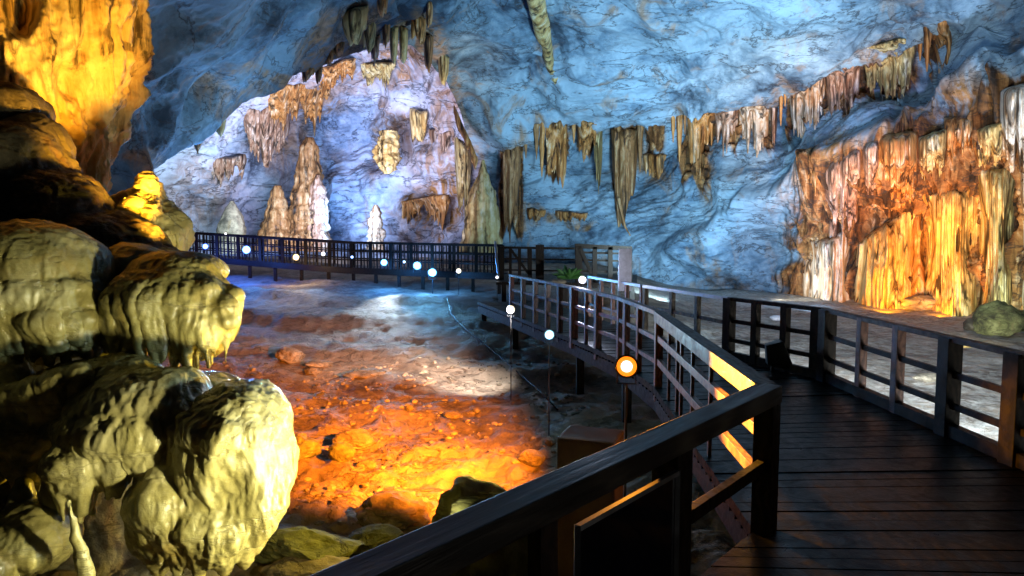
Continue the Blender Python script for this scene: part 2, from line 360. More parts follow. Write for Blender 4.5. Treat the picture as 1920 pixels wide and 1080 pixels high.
# --- roof spur at the left: hangs down to its own edge and rolls back behind it
EDG2 = [(-600,640),(60,560),(150,440),(185,410),(200,387),(245,335),(300,296),(370,250),(450,198),(520,152),(600,108),(660,84),(732,62)]
pxv = np.linspace(-600, 734, 560); e2 = np.interp(pxv, [a for a, b in EDG2], [b for a, b in EDG2])+7*fbm(np.stack([pxv/50, pxv*0, pxv*0+2], -1), 3)
t = np.linspace(0, 1, 420)[:, None]; top = -700.
py = top+(e2[None]-top)*(1-(1-t)**1.25); px = np.broadcast_to(pxv[None], py.shape).copy(); d = WD(px, py)
k = 16; bk = (np.arange(1, k+1)/k)[:, None]
py = np.vstack([py, py[-1:]-45*bk**1.4+4*np.sin(bk*3.1)]); d = np.vstack([d, d[-1:]+9*bk**1.3]); px = np.vstack([px, np.repeat(px[-1:], k, 0)])
st = blobs(px, py, [(520,150,90,22,.8),(600,105,60,40,.8),(450,190,70,18,.6),(640,60,60,60,.6),(700,40,40,40,.8),(240,290,50,30,.7),(230,330,30,30,.6)])
am = np.clip(np.abs(py-np.interp(px, pxv, e2))/50, .4, 1)*np.where(np.arange(len(py))[:, None] >= 420, .4, 1)
sheet('cave_ceiling', px, py, d, WALLM, .9, am, {'stain': st, 'tone': 1-.8*sstep(600, 760, px)*sstep(-150, 60, py)})  # spur rock toned down where less light should fall

# --- the far chamber seen through the arch
px, py = np.meshgrid(np.linspace(120, 1010, 470), np.linspace(-60, 570, 340)); d = CD(px, py)
st = blobs(px, py, [(520,260,60,90,.6),(580,190,90,50,.8),(620,130,120,30,.6),(760,220,60,60,.8),(810,300,50,60,.8),(740,100,90,40,.9),(850,200,30,90,.8),(880,290,20,90,.8),(800,390,60,50,1),(835,430,20,50,1),(360,360,90,60,.55),(350,420,50,50,.6),(600,340,40,90,.5),(720,290,40,60,.7),(540,330,40,60,.4)])
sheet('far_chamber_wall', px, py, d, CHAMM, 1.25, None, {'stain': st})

# ================================================================ GROUND
def ground_z(x, y):
    r = sstep(1.0, 6.0, x-.12*(y-10))
    zl = np.interp(y, [0, 6, 9, 12, 17, 21, 26, 34, 60], [-1.15, -1.12, -1.1, -1.05, -.75, -.42, -.15, .05, .2])
    zr = np.interp(y, [0, 10, 20, 30, 60], [-1.05, -1.05, -1.0, -1.0, -.9])
    p = np.stack([x, y, x*0], -1)
    b = .10*fbm(p/2.6, 3, 3.)+.05*ridge(p/.9, 3, 8.)+.022*ridge(p*3.2, 3, 4.)
    # low terraces across the slope
    tt = y+1.6*noise(p/4)+.25*x
    b = b+.10*sstep(0, .5, np.mod(tt, 3.7)-2.2)*(1-r)*sstep(9, 13, y)-.05*(1-r)
    near = sstep(13, 8, y)*(1-r)
    b = b+near*(.07*ridge(p*1.5, 3, 22.)+.03*ridge(p*5, 2, 7.))
    far = sstep(18, 24, y)*r
    return zl*(1-r)+zr*r+b*(1-.5*r*(1-near))+far*.12*fbm(p/3, 3, 70.)
yy = np.concatenate([np.linspace(-12, 2, 20, endpoint=False), 1/np.linspace(1/2., 1/64., 560)])
uu = np.linspace(-1.15, 1.15, 620); X = uu[None]*(np.abs(yy)[:, None]+3.0)*1.02; Y = np.broadcast_to(yy[:, None], X.shape)
Z = ground_z(X, Y); V = np.stack([X, Y, Z], -1).reshape(-1, 3)
pal = .9*sstep(2.6, 4.0, X-.15*(Y-8))+.55*np.clip(fbm(np.stack([X/5, Y/5, X*0], -1), 3), 0, 1)*sstep(8, 14, Y)
tag(mesh('cave_floor', V, grid_faces(*X.shape), FLOORM, attr={'stain': np.clip(pal, 0, 1)}), kind='structure')
def gz(x, y): return float(ground_z(np.array([float(x)]), np.array([float(y)]))[0])
# ================================================================ DRIPSTONE: curtains, stalactites, stalagmites, columns
def wall_front(px, py):
    d = WD(px, py); B = P(px, py, d).astype(np.float32); f = wall_flow(px, py); h = relief(B)*(1-.45*f)+wall_flute(B, f)+wall_ex(px, py)
    return d-h*.88
def cham_front(px, py):
    d = CD(px, py); return d-relief(P(px, py, d).astype(np.float32), 1.25)*.9
def curtain(name, label, cat, x0, x1, y0, y1, bots, mat, off=.12, thick=.4, nf=8, seed=0, rag=.3, D=None, group=None, dd=None, wpow=.45, fl=.12, att=.85, tv=.16):
    """a dripstone curtain: x0..x1 across, y0/y1 its top at both ends, bots its lower edge (pixels); it grows out of the rock, hangs in flutes and thins out to ragged tips"""
    front = cham_front if D is not None else wall_front
    nu = int(max(30, nf*12)); nv = 56
    u = np.linspace(0, 1, nu); v = np.linspace(0, 1, nv)
    def n1(f, o): return noise(np.stack([u*f, u*0+seed*3.37+o, u*0+o], -1))
    g = np.clip(.55*(1-2*np.abs(n1(nf*.75, 0)))+.35*(1-2*np.abs(n1(nf*1.7, 5)))+.25, 0, 1)   # ridges of the flutes
    top = y0+(y1-y0)*u-3+4*n1(2.5, 9); bot = np.interp(u, np.linspace(0, 1, len(bots)), bots)
    L = (bot-top)*(1-rag*(1-g)-.5*rag*np.clip(n1(nf*.4, 2), 0, 1))*(1-.35*np.clip(1-np.minimum(u, 1-u)/.12, 0, 1)**2*(rag > .1))
    py = top[None]+L[None]*v[:, None]; cx = (x0+x1)/2
    px = (x0+(x1-x0)*u)[None]+(x1-x0)*.04*noise(np.stack([u[None]*2+0*v[:, None], 0*u[None]+v[:, None]*1.5, 0*u[None]+0*v[:, None]+seed], -1))
    px = cx+(px-cx)*(1-.08*v[:, None]**2)
    if dd is not None: W = np.full(py.shape, float(dd))
    else:
        W1 = front(px, py); W0 = np.minimum.accumulate(W1, 0)*0+front(px[:1], py[:1]+6)
        W = W0*(1-att)+W1*att; kk = np.ones(9)/9; W = np.apply_along_axis(lambda r: np.convolve(np.pad(r, 4, 'edge'), kk, 'valid'), 0, W)
    prof = np.clip(np.sin(np.pi*np.clip(u, .004, .996)), 0, 1)**wpow
    tp = np.sqrt(np.clip(v/tv, 0, 1)); tp = tp*(2-tp); tail = (1-v**3.0*(.9 if rag > .1 else 0))
    th = ((thick*prof+fl*g*prof)[None]+off*prof[None])*(tp*tail)[:, None]
    q = P(px, py, W).astype(np.float32)
    n = .07*ridge(q*np.array([2.2, 2.2, .22]), 3, seed)+.03*ridge(q*np.array([7, 7, .7]), 2, seed+5)+.03*fbm(q*2.5, 3)+.05*fbm(q*np.array([.9, .9, .9]), 2, seed)
    B = P(px, py, W-th-n*prof[None]*np.clip(tp, .2, 1)[:, None])
    Bk = P(px, py, W+.10+.25*thick*(tail[:, None]+0*th)); m = nu*nv
    V = np.concatenate([B.reshape(-1, 3), Bk.reshape(-1, 3)])
    fa = grid_faces(nv, nu); fb = fa[:, ::-1]+m
    def strip(ids): ids = np.array(ids); return np.stack([ids[:-1], ids[1:], ids[1:]+m, ids[:-1]+m], 1)
    idx = np.arange(m).reshape(nv, nu)
    Fc = np.concatenate([fa, fb, strip(idx[0])[:, ::-1], strip(idx[-1]), strip(idx[:, 0]), strip(idx[:, -1])[:, ::-1]])
    o = mesh(name, V, Fc, mat); recenter(o, P(cx, (y0+y1)/2, float(W[0].mean())))
    return tag(o, label, cat, group)

def lathe(name, label, cat, px, yb, yt, d, prof, mat, seed=0, amp=.12, rings=6, group=None, lean=0, vstretch=.3, flat=1.0, sag=0, na=64):
    """a standing or hanging body of revolution roughened into dripstone; prof = half-widths in pixels from the bottom to the top"""
    nr = 90; t = np.linspace(0, 1, nr); hw = np.interp(t, np.linspace(0, 1, len(prof)), prof)*d/F
    a = np.linspace(0, 2*np.pi, na, endpoint=False)
    C = P(px+lean*t, yb+(yt-yb)*t, d)
    q = np.stack([np.cos(a)[None]*hw[:, None], np.sin(a)[None]*hw[:, None]*flat, 0*a[None]+0*hw[:, None]], -1)+C[:, None]
    s = q.astype(np.float32)
    n = amp*(ridge(s*np.array([2.2, 2.2, 2.2*vstretch]), 3, seed)*.6+.5*fbm(s*1.6, 3, seed+3)+.22*ridge(s*np.array([6, 6, 6*vstretch]), 2, seed+6)-.35)
    if rings: n = n+amp*.5*np.abs(np.sin(t*np.pi*rings))[:, None]
    sc = np.clip(hw/(hw.max()+1e-9), .05, 1)[:, None]
    rad = np.stack([np.cos(a), np.sin(a), 0*a], -1)[None]
    V = (q+rad*(n*sc)[..., None]).reshape(-1, 3)
    V = np.concatenate([V, [V[:na].mean(0), V[-na:].mean(0)]])
    Fc = grid_faces(nr, na, True).tolist()
    m = nr*na
    Fc += [[m, (k+1) % na, k] for k in range(na)]+[[m+1, (nr-1)*na+k, (nr-1)*na+(k+1) % na] for k in range(na)]
    o = mesh(name, V, Fc, mat); recenter(o, C[0]); return tag(o, label, cat, group)

rs = random.Random(21)
GR = 'dripstone curtains hanging under the long ledge of the blue wall'
C = curtain
# upper row under the ledge, right wall
C('dripstone_curtain', 'long brown dripstone curtain, leftmost under the long ledge, reaching lowest down the blue wall', 'dripstone', 1288,1340,172,168,[372,378,300,290], D_BROWN, seed=1, nf=5, group=GR, rag=.42, off=.35)
C('dripstone_curtain', 'streaky cream and brown curtain between the long brown one and the wide white-faced one', 'dripstone', 1338,1386,166,163,[285,296,280,262], D_GREY, seed=2, nf=5, group=GR, off=.35, rag=.42)
C('dripstone_curtain', 'wide white-faced curtain with rusty brown right edge in the middle of the ledge row', 'dripstone', 1384,1446,160,172,[270,292,298,270], D_WHITE, seed=3, nf=5, group=GR, off=.35, fl=.2, rag=.42)
C('stalactite', 'single thin pale stalactite just right of the wide white-faced curtain', 'stalactite', 1444,1458,172,176,[262,282,250], D_GREY, seed=4, nf=2, thick=.2, att=.35)
C('dripstone_curtain', 'tall white fluted curtain right of the thin pale stalactite, with a brown top right corner', 'dripstone', 1480,1548,150,120,[262,268,250,232], D_WHITE, seed=5, nf=7, group=GR, off=.35, fl=.2, rag=.42)
C('dripstone_curtain', 'greyish lilac curtain between the tall white fluted one and the ochre-edged one', 'dripstone', 1548,1616,118,92,[238,224,222,190], D_GREY, seed=6, nf=7, group=GR, off=.35, rag=.42)
C('dripstone_curtain', 'broad curtain with white left part and ochre green right edge high under the ledge', 'dripstone', 1618,1716,90,70,[182,196,188,192,176], D_YELLOW, seed=7, nf=9, group=GR, off=.35, rag=.42)
C('dripstone_curtain', 'small separate brown and cream curtain at the top right, above the lilac ramp', 'dripstone', 1752,1792,36,28,[148,152,128], D_BROWN, seed=8, nf=4, group=GR, rag=.42, off=.35)
# middle row on the blue wall
G2 = 'brown stalactites on the middle of the blue wall'
C('stalactite', 'brown tapering stalactite nearest to the fluted column on its right', 'stalactite', 942,977,268,266,[420,468,455,330], D_DARK, seed=11, nf=3, group=G2, thick=.4, att=.35, rag=.5)
C('stalactite', 'pair of fused brown stalactites hanging from the ledge above the wooden platform', 'stalactite', 1022,1064,232,226,[330,356,372,350], D_BROWN, seed=12, nf=4, group=G2, att=.35, rag=.5)
C('stalactite', 'short wide brown stalactite cluster just right of the fused brown pair', 'stalactite', 1082,1124,226,232,[300,306,290,262], D_BROWN, seed=13, nf=5, group=G2, att=.35, rag=.5)
C('stalactite', 'slim pale stalactite beside the short brown cluster', 'stalactite', 1112,1130,238,238,[300,378,330], D_YELLOW, seed=14, nf=2, group=G2, thick=.3, off=.1, att=.35, rag=.5)
C('stalactite', 'dark brown stalactite bundle with a long black tail reaching towards the pale board', 'stalactite', 1146,1196,244,246,[330,440,420,372,366], D_DARK, seed=15, nf=5, group=G2, rag=.15, att=.35)
C('stalactite', 'small rusty stalactite cluster between the dark bundle and the long brown curtain', 'stalactite', 1206,1250,292,290,[338,332,346,318], D_BROWN, seed=16, nf=5, group=G2, thick=.35, att=.35, rag=.5)
C('stalactite', 'row of tiny brown stalactites under the low shelf left of the dark bundle', 'stalactite', 1040,1102,398,402,[412,420,414,418], D_BROWN, seed=17, nf=9, group=G2, thick=.35, rag=.5, att=.35)
C('stalactite', 'tiny brown stalactite cluster beside the tapering one, low above the platform rail', 'stalactite', 988,1024,392,396,[412,418,406], D_BROWN, seed=18, nf=5, group=G2, thick=.3, rag=.5, att=.35)
# lower right: the big flowstone front
G3 = 'dripstone curtains over the orange lit flowstone'
C('dripstone_curtain', 'brown and cream curtain at the left end of the row over the orange lit flowstone', 'dripstone', 1506,1546,300,288,[388,402,352], D_BROWN, seed=21, nf=5, group=G3, rag=.42, off=.35)
C('dripstone_curtain', 'grey lilac curtain with pale flutes, second in the row over the orange lit flowstone', 'dripstone', 1544,1616,290,274,[470,485,440,400], D_GREY, seed=22, nf=8, group=G3, off=.35, fl=.2, rag=.42)
C('dripstone_curtain', 'thin grey stripe-like curtain between the lilac one and the rusty one', 'dripstone', 1616,1648,272,262,[380,402,372], D_GREY, seed=23, nf=4, group=G3, off=.35, rag=.42)
C('dripstone_curtain', 'rusty orange curtain with one white flute over the orange lit wall', 'dripstone', 1646,1722,256,246,[370,398,402,360], D_BROWN, seed=24, nf=8, group=G3, off=.35, fl=.25, rag=.42)
C('dripstone_curtain', 'ragged ochre curtain right of the rusty orange one', 'dripstone', 1722,1778,262,240,[350,332,340,310], D_YELLOW, seed=25, nf=6, group=G3, off=.35, rag=.42)
C('dripstone_curtain', 'flat-topped rusty curtain hanging like a small table edge near the right side', 'dripstone', 1770,1832,222,220,[300,318,300,282], D_BROWN, seed=26, nf=7, group=G3, off=.35, fl=.2, rag=.42)
C('dripstone_curtain', 'brown and pale curtain at the right edge of the picture, highest of the lower row', 'dripstone', 1872,1950,172,150,[320,335,320,310], D_WHITE, seed=27, nf=8, group=G3, off=.35, fl=.25, rag=.42)
C('dripstone_curtain', 'golden brown curtain tucked between the table-edged one and the one at the picture edge', 'dripstone', 1826,1882,246,228,[306,322,318,300], D_ORANGE, seed=28, nf=6, group=G3, off=.35, rag=.42)
FG = 'fluted flowstone cascades along the foot of the right wall'
C('flowstone_cascade', 'low pale flowstone cascade with brown ribs at the left end of the wall foot', 'flowstone', 1500,1600,462,430,[572,574,576,580], D_WHITE, seed=31, nf=9, group=FG, off=.3, thick=0.50, rag=.02, fl=.38, tv=.4, wpow=.9, att=1)
C('flowstone_cascade', 'sloping shouldered flowstone cascade glowing yellow orange, left of the dark gap', 'flowstone', 1592,1722,470,372,[582,584,588,590], D_ORANGE, seed=32, nf=10, group=FG, off=.3, thick=0.66, rag=.02, fl=.38, tv=.4, wpow=.9, att=1)
C('flowstone_cascade', 'tall domed flowstone cascade glowing deep orange, right of the dark gap', 'flowstone', 1726,1836,362,352,[592,594,596,600], D_ORANGE, seed=33, nf=12, group=FG, off=.3, thick=0.72, rag=.02, fl=.38, tv=.4, wpow=.9, att=1)
C('flowstone_cascade', 'tall olive flowstone cascade with a rounded shelf top near the right edge', 'flowstone', 1834,1906,318,312,[604,606,608,610], D_YELLOW, seed=34, nf=9, group=FG, off=.3, thick=0.72, rag=.02, fl=.38, tv=.4, wpow=.9, att=1)
C('flowstone_cascade', 'greenish white flowstone cascade cut off by the right edge of the picture', 'flowstone', 1904,2010,316,300,[612,616,620,630], D_WHITE, seed=35, nf=12, group=FG, off=.3, thick=0.72, rag=.02, fl=.38, tv=.4, wpow=.9, att=1)
C('flowstone_cascade', 'narrow brown rib of flowstone filling the gap between the two orange cascades', 'flowstone', 1700,1742,420,380,[590,592,594], D_BROWN, seed=36, nf=3, group=FG, off=.3, thick=0.28, rag=.02, tv=.4, wpow=.9, att=1)
# round caps on the cascades
# the arch: column and hanging pieces
lathe('dripstone_column', 'tall fluted brown and cream pointed column at the right foot of the arch', 'column', 902,478,300,39.0, [36,33,30,28,26,24,20,13,7,2], D_YELLOW, 41, .32, 0, vstretch=.06, lean=4)
G4 = 'dripstone inside the far chamber'
lathe('stalagmite', 'tallest stalagmite in the far chamber, brown with a blunt leaning top', 'stalagmite', 573,470,258,46, [33,31,28,27,26,24,20,19,17,15,13,7], D_DARK, 42, .42, 5, G4, lean=8)
lathe('stalagmite', 'lilac knobbly stalagmite fused to the right foot of the tallest one', 'stalagmite', 596,472,328,45.4, [16,15,14,13,12,9,3], D_GREY, 43, .3, 8, G4)
lathe('stalagmite', 'violet cone-shaped stalagmite left of the tallest one', 'stalagmite', 520,470,348,45.6, [40,34,29,24,20,17,14,10,6], D_DARK, 44, .34, 6, G4)
lathe('stalagmite', 'slim white layered stalagmite standing alone behind the far railing', 'stalagmite', 704,470,384,44, [13,12,11,12,10,10,8,7,3], D_WHITE, 45, .2, 8, G4)
lathe('stalagmite', 'smooth grey dome-shaped stalagmite at the left of the far chamber', 'stalagmite', 435,475,377,44.5, [27,26,25,24,22,18,11,3], BOULD, 46, .12, 0, G4)
lathe('stalactite', 'bulging orange stalactite hanging alone in the middle of the far chamber', 'stalactite', 727,326,246,47, [5,13,17,19,18,18,17,15,12], D_ORANGE, 47, .38, 0, G4)
C('stalactite', 'violet grey stalactite bundle, widest in the far chamber, left of the tallest stalagmite', 'stalactite', 455,545,205,190,[272,302,318,290,268], D_GREY, D=CD, seed=51, nf=9, group=G4, off=.3, thick=.9, rag=.45, fl=.35, att=.35)
C('stalactite', 'rust brown stalactite fringe above the violet grey bundle', 'stalactite', 500,622,165,150,[232,250,222,262,215], D_BROWN, D=CD, seed=52, nf=11, group=G4, off=.3, thick=.7, rag=.55, fl=.3, att=.35)
C('stalactite', 'small dark stalactite hanging from the arch edge at the far left', 'stalactite', 362,380,258,252,[276,292,270], D_DARK, dd=19.5, seed=53, nf=2, thick=.15, fl=.05, off=0)
C('stalactite', 'short ochre stalactite hanging from the arch edge right of the small dark one', 'stalactite', 402,424,232,222,[246,262,240], D_YELLOW, dd=20.0, seed=54, nf=2, thick=.15, fl=.05, off=0)
C('stalactite', 'pair of small orange brown stalactites high on the right side of the far chamber', 'stalactite', 768,802,206,212,[262,284,270,240], D_ORANGE, D=CD, seed=55, nf=3, group=G4, off=.2, thick=.6, att=.35)
C('stalactite', 'rusty stalactite fringe under the lilac overhang low in the far chamber', 'stalactite', 752,842,380,366,[436,410,402,418,446], D_BROWN, D=CD, seed=56, nf=10, group=G4, off=.1, thick=.5, rag=.6, fl=.25, att=.35)
C('stalactite', 'broad brown stalactite mass at the top left of the far chamber', 'stalactite', 590, 668, 128, 112, [176,196,170,150,158], D_BROWN, D=CD, seed=58, nf=9, group=G4, off=.2, thick=.8, rag=.55, fl=.3, att=.35)
C('stalactite', 'pale ochre stalactite fringe high in the middle of the far chamber', 'stalactite', 676, 742, 118, 120, [150,166,150,172,146], D_YELLOW, D=CD, seed=59, nf=8, group=G4, off=.2, thick=.6, rag=.6, fl=.25, att=.35)
C('stalactite', 'dark violet stalactite strip low behind the smooth grey dome', 'stalactite', 392, 462, 300, 292, [340,352,330,346], D_GREY, D=CD, seed=60, nf=8, group=G4, off=.1, thick=.5, rag=.6, fl=.25, att=.35)
C('stalactite', 'long ochre drape running down the right wall of the far chamber beside the arch foot', 'stalactite', 852, 884, 250, 290, [360,420,440,410], D_YELLOW, D=CD, seed=61, nf=5, group=G4, off=.2, thick=.5, rag=.5, fl=.25, att=.5)
C('stalactite', 'thin pinkish stalactites hanging right of the orange brown pair', 'stalactite', 804,846,244,250,[272,300,290,278], D_GREY, D=CD, seed=57, nf=6, group=G4, off=.1, thick=.35, rag=.5, att=.35)
GA = 'stalactites along the top of the arch'
for i, (a, b, y0, y1, bt, m, lab) in enumerate([
  (622,648,80,72,[102,112,96],D_DARK,'dark brown stalactites at the left end of the arch-top row'),
  (650,676,62,50,[92,86,70],D_DARK,'olive brown stalactite second from the left in the arch-top row'),
  (678,706,34,28,[88,102,84],D_YELLOW,'wide yellow stalactite third from the left in the arch-top row'),
  (694,712,66,70,[112,126,104],D_GREY,'grey stalactite in front of the wide yellow one at the arch top'),
  (730,747,52,54,[112,124,104],D_ORANGE,'left one of the two tall orange stalactites at the arch top'),
  (748,765,50,56,[118,122,106],D_ORANGE,'right one of the two tall orange stalactites at the arch top'),
  (794,813,66,70,[124,142,120],D_DARK,'dark brown stalactite hanging alone at the right end of the arch top'),
  (798,812,0,2,[50,60,44],D_BROWN,'thin brown stalactite straight above the lone dark one'),
  (590,606,118,112,[152,162,140],D_DARK,'thin dark stalactite hanging from the arch edge into the lilac light'),
  (640,690,24,10,[70,96,84,60],D_YELLOW,'broad tan curtain behind the left stalactites of the arch-top row'),
  (770,800,30,36,[84,70,92,74],D_BROWN,'ragged brown curtain between the two tall orange stalactites and the lone dark one'),
  (566,592,132,122,[160,150,140],D_BROWN,'short brown fringe on the arch edge left of the thin dark stalactite'),
  (820,842,92,110,[140,168,150],D_YELLOW,'pale ochre stalactite at the right shoulder of the arch'),
  (716,732,40,44,[84,92,74],D_DARK,'dark stalactite just left of the two tall orange ones'),
  (612,626,96,90,[134,120],D_BROWN,'thin brown stalactite right of the thin dark one on the arch edge'),
  (706,728,-6,-2,[30,40,22],D_BROWN,'short brown stalactite at the upper picture edge over the arch')]):
    C('stalactite', lab, 'stalactite', a, b, y0, y1, bt, m, dd=float(WD((a+b)/2, y0))-.2, seed=60+i, nf=3, thick=.35, fl=.1, group=GA, off=0)
C('flowstone_rib', 'long narrow brown rib running down the right edge of the arch to the fluted column', 'flowstone', 850,896,196,300,[240,262,300,330], D_BROWN, dd=37.6, seed=75, nf=5, thick=.5, off=0)
for i, (x, L, hw) in enumerate(((1006,60,4),(1016,95,5),(1076,46,3.5),(1200,84,4.5),(1262,64,4),(1274,112,5.5),(1284,70,4),(1464,74,4),(1472,44,3.5),(986,50,4),(1725,60,4),(1738,90,5),(1744,48,3.5))):
    y = float(np.interp(x, [a for a, b in LEDGE], [b for a, b in LEDGE]))
    lathe('stalactite', 'slender brown stalactite, one of the thin single ones under the long ledge', 'stalactite', x, y+L, y-6, float(wall_front(x, y+4))-.12, [.6, hw*.35, hw*.55, hw*.7, hw*.85, hw, hw*1.15, hw*1.5], D_BROWN if i % 3 else D_DARK, 80+i, .08, 0, 'slender stalactites under the long ledge', na=14)
# an ochre rib running over the ceiling
pts = [P(x, y, float(WD(x, y))-.25) for x, y in ((985,-40),(1003,0),(1012,40),(1022,80),(1030,120),(1040,150),(1052,176))]
b = MB(); b.tube(pts, [.3,.34,.36,.3,.22,.2,.08], 14); o = b.build('flowstone_rib', D_YELLOW, smooth=True)
bm = bmesh.new(); bm.from_mesh(o.data); bmesh.ops.subdivide_edges(bm, edges=bm.edges[:], cuts=3, use_grid_fill=True)
for v in bm.verts:
    q = np.array(v.co)[None].astype(np.float32); v.co += Vector((0, -.25*float(ridge(q*1.5, 3)[0]), .2*float(fbm(q*1.2, 3)[0])))
bm.to_mesh(o.data); bm.free(); o.data.polygons.foreach_set('use_smooth', [True]*len(o.data.polygons))
recenter(o, pts[-1]); tag(o, 'ochre flowstone rib running down the blue ceiling above the platform', 'flowstone')
# slim roots of dripstone under the dark bundle
b = MB(); b.tube([P(1160,372,37.2), P(1166,400,37.2), P(1172,425,37.1), P(1182,442,37.0)], [.09,.08,.06,.03], 8); b.build('tail', D_DARK).name = 'black_root'
o = bpy.data.objects['black_root']; recenter(o, P(1160,372,37.2)); tag(o, 'thin black root trailing down the blue wall towards the pale board', 'root')

# ================================================================ ORANGE COLUMN, hanging at the left
def big_column():
    ys = np.linspace(-420, 420, 300); na = 320; dC = 8.6
    R = np.interp(ys, [-420,-150,0,60,110,150,210,260,300,350,395,420], [262,222,192,184,180,170,146,118,92,62,34,8])*dC/F
    cx = np.interp(ys, [-420,0,150,260,395,420], [10,20,36,62,152,166])
    Cc = P(cx, ys, dC); a = np.linspace(0, 2*np.pi, na, endpoint=False)
    q = np.stack([np.cos(a)[None]*R[:, None], np.sin(a)[None]*R[:, None]*.8, 0*R[:, None]+0*a[None]], -1)+Cc[:, None]
    s = q.astype(np.float32); w = s+.12*np.stack([noise(s*1.3), noise(s*1.3+9), noise(s*.8+5)], -1)
    n = .20*ridge(w*np.array([1.6, 1.6, .12]), 2, 3)+.12*ridge(w*np.array([4, 4, .26]), 3, 9)+.045*ridge(w*np.array([10, 10, .9]), 2, 14)+.025*ridge(w*np.array([16, 16, 5]), 2, 4)+.14*fbm(w*1.1, 3)
    # scalloped hollows where curtains part
    for hx, hy, rx, ry, dep in ((48,125,26,62,.5),(70,155,22,30,.35),(165,175,12,30,.22),(225,85,16,50,.16),(128,60,12,70,.2)):
        hxw = cx[:, None]+np.cos(a)[None]*R[:, None]*F/dC; front = np.sin(a)[None] < -.05
        g = np.exp(-(((hxw-hx)/rx)**2+((ys[:, None]-hy)/ry)**2)**2)*front; n = n-dep*g
    fade = np.clip(R/.5, .15, 1)[:, None]
    rad = np.stack([np.cos(a), np.sin(a)*.9, 0*a], -1)[None]
    V = (q+rad*((n-.12)*fade)[..., None]).reshape(-1, 3)
    o = mesh('stalactite_column', V, grid_faces(300, na, True), D_COL)
    recenter(o, Cc[-1]); return tag(o, 'huge golden orange draped stalactite hanging down at the upper left', 'stalactite')
big_column()

# ================================================================ LEFT FLOWSTONE FORMATION (blended solids, then melted and fluted)
def surf_nets(Fd, org, h):
    s = Fd < 0; nx, ny, nz = Fd.shape
    acc = np.zeros((nx-1, ny-1, nz-1, 3), np.float32); cnt = np.zeros((nx-1, ny-1, nz-1), np.float32)
    def sl(o): return tuple(slice(o[k], o[k]+Fd.shape[k]-1) for k in range(3))
    cor = [(i, j, k) for i in (0, 1) for j in (0, 1) for k in (0, 1)]
    for a in cor:
        for ax in range(3):
            if a[ax]: continue
            b = list(a); b[ax] = 1; fa = Fd[sl(a)]; fb = Fd[sl(b)]; cr = s[sl(a)] != s[sl(b)]
            t = np.where(cr, fa/(fa-fb+1e-20), 0)
            for k in range(3): acc[..., k] += cr*(a[k]+(t if k == ax else 0))
            cnt += cr
    act = cnt > 0; idx = -np.ones(act.shape, np.int64); idx[act] = np.arange(act.sum())
    base = np.argwhere(act).astype(np.float32); V = (base+acc[act]/cnt[act][:, None])*h+org
    Q = []
    for ax in range(3):
        o1, o2 = [(1, 2), (2, 0), (0, 1)][ax]
        a = [slice(1, -1)]*3; a[ax] = slice(0, -1); b = [slice(1, -1)]*3; b[ax] = slice(1, None)
        sa = s[tuple(a)]; sb = s[tuple(b)]; cr = np.argwhere(sa != sb); inv = sa[tuple(cr.T)]
        off = np.ones(3, int); off[ax] = 0; c = cr+off
        def at(d1, d2):
            q = c.copy(); q[:, o1] -= d1; q[:, o2] -= d2; return idx[tuple(q.T)]
        q = np.stack([at(1, 1), at(0, 1), at(0, 0), at(1, 0)], 1)
        q[~inv] = q[~inv][:, ::-1]; Q.append(q)
    Q = np.concatenate(Q); return V, Q[(Q >= 0).all(1)]
def solid(prims, h, k=.06):
    """prims: ('e', centre, radii) or ('c', a, b, ra, rb); smooth union -> quads"""
    bb = []
    for p in prims:
        if p[0] == 'e': bb.append((p[1]-p[2], p[1]+p[2]))
        else: r = max(p[3], p[4]); bb.append((np.minimum(p[1], p[2])-r, np.maximum(p[1], p[2])+r))
    lo = np.min([b[0] for b in bb], 0)-.08; hi = np.max([b[1] for b in bb], 0)+.08
    n = np.ceil((hi-lo)/h).astype(int)+1; Fd = np.full(n, 1e3, np.float32)
    for p, (b0, b1) in zip(prims, bb):
        i0 = np.clip(((b0-lo-k*1.5-.03)/h).astype(int), 0, n); i1 = np.clip(((b1-lo+k*1.5+.03)/h).astype(int)+2, 0, n)
        ax = [lo[m]+h*np.arange(i0[m], i1[m]) for m in range(3)]; g = np.stack(np.meshgrid(*ax, indexing='ij'), -1).astype(np.float32)
        if p[0] == 'e':
            q = (g-p[1].astype(np.float32))/p[2].astype(np.float32); k0 = np.linalg.norm(q, axis=-1); k1 = np.linalg.norm(q/p[2].astype(np.float32), axis=-1)
            f = k0*(k0-1)/(k1+1e-6)
        else:
            d = p[2]-p[1]; t = np.clip(((g-p[1])@d)/(d@d), 0, 1); f = np.linalg.norm(g-(p[1]+t[..., None]*d), axis=-1)-(p[3]+(p[4]-p[3])*t)
        sub = Fd[i0[0]:i1[0], i0[1]:i1[1], i0[2]:i1[2]]
        hh = np.clip(k-np.abs(sub-f), 0, None)/k
        sub[...] = np.minimum(sub, f)-hh*hh*k*.25
    return surf_nets(Fd, lo, h)
def E(px, py, d, rx, ry, rd): return ('e', P(px, py, d), np.array([rx*d/F, rd, ry*d/F]))
def Dr(px, y0, y1, d, r0, r1, lean=0): return ('c', P(px, y0, d), P(px+lean, y1, d), r0*d/F, r1*d/F)
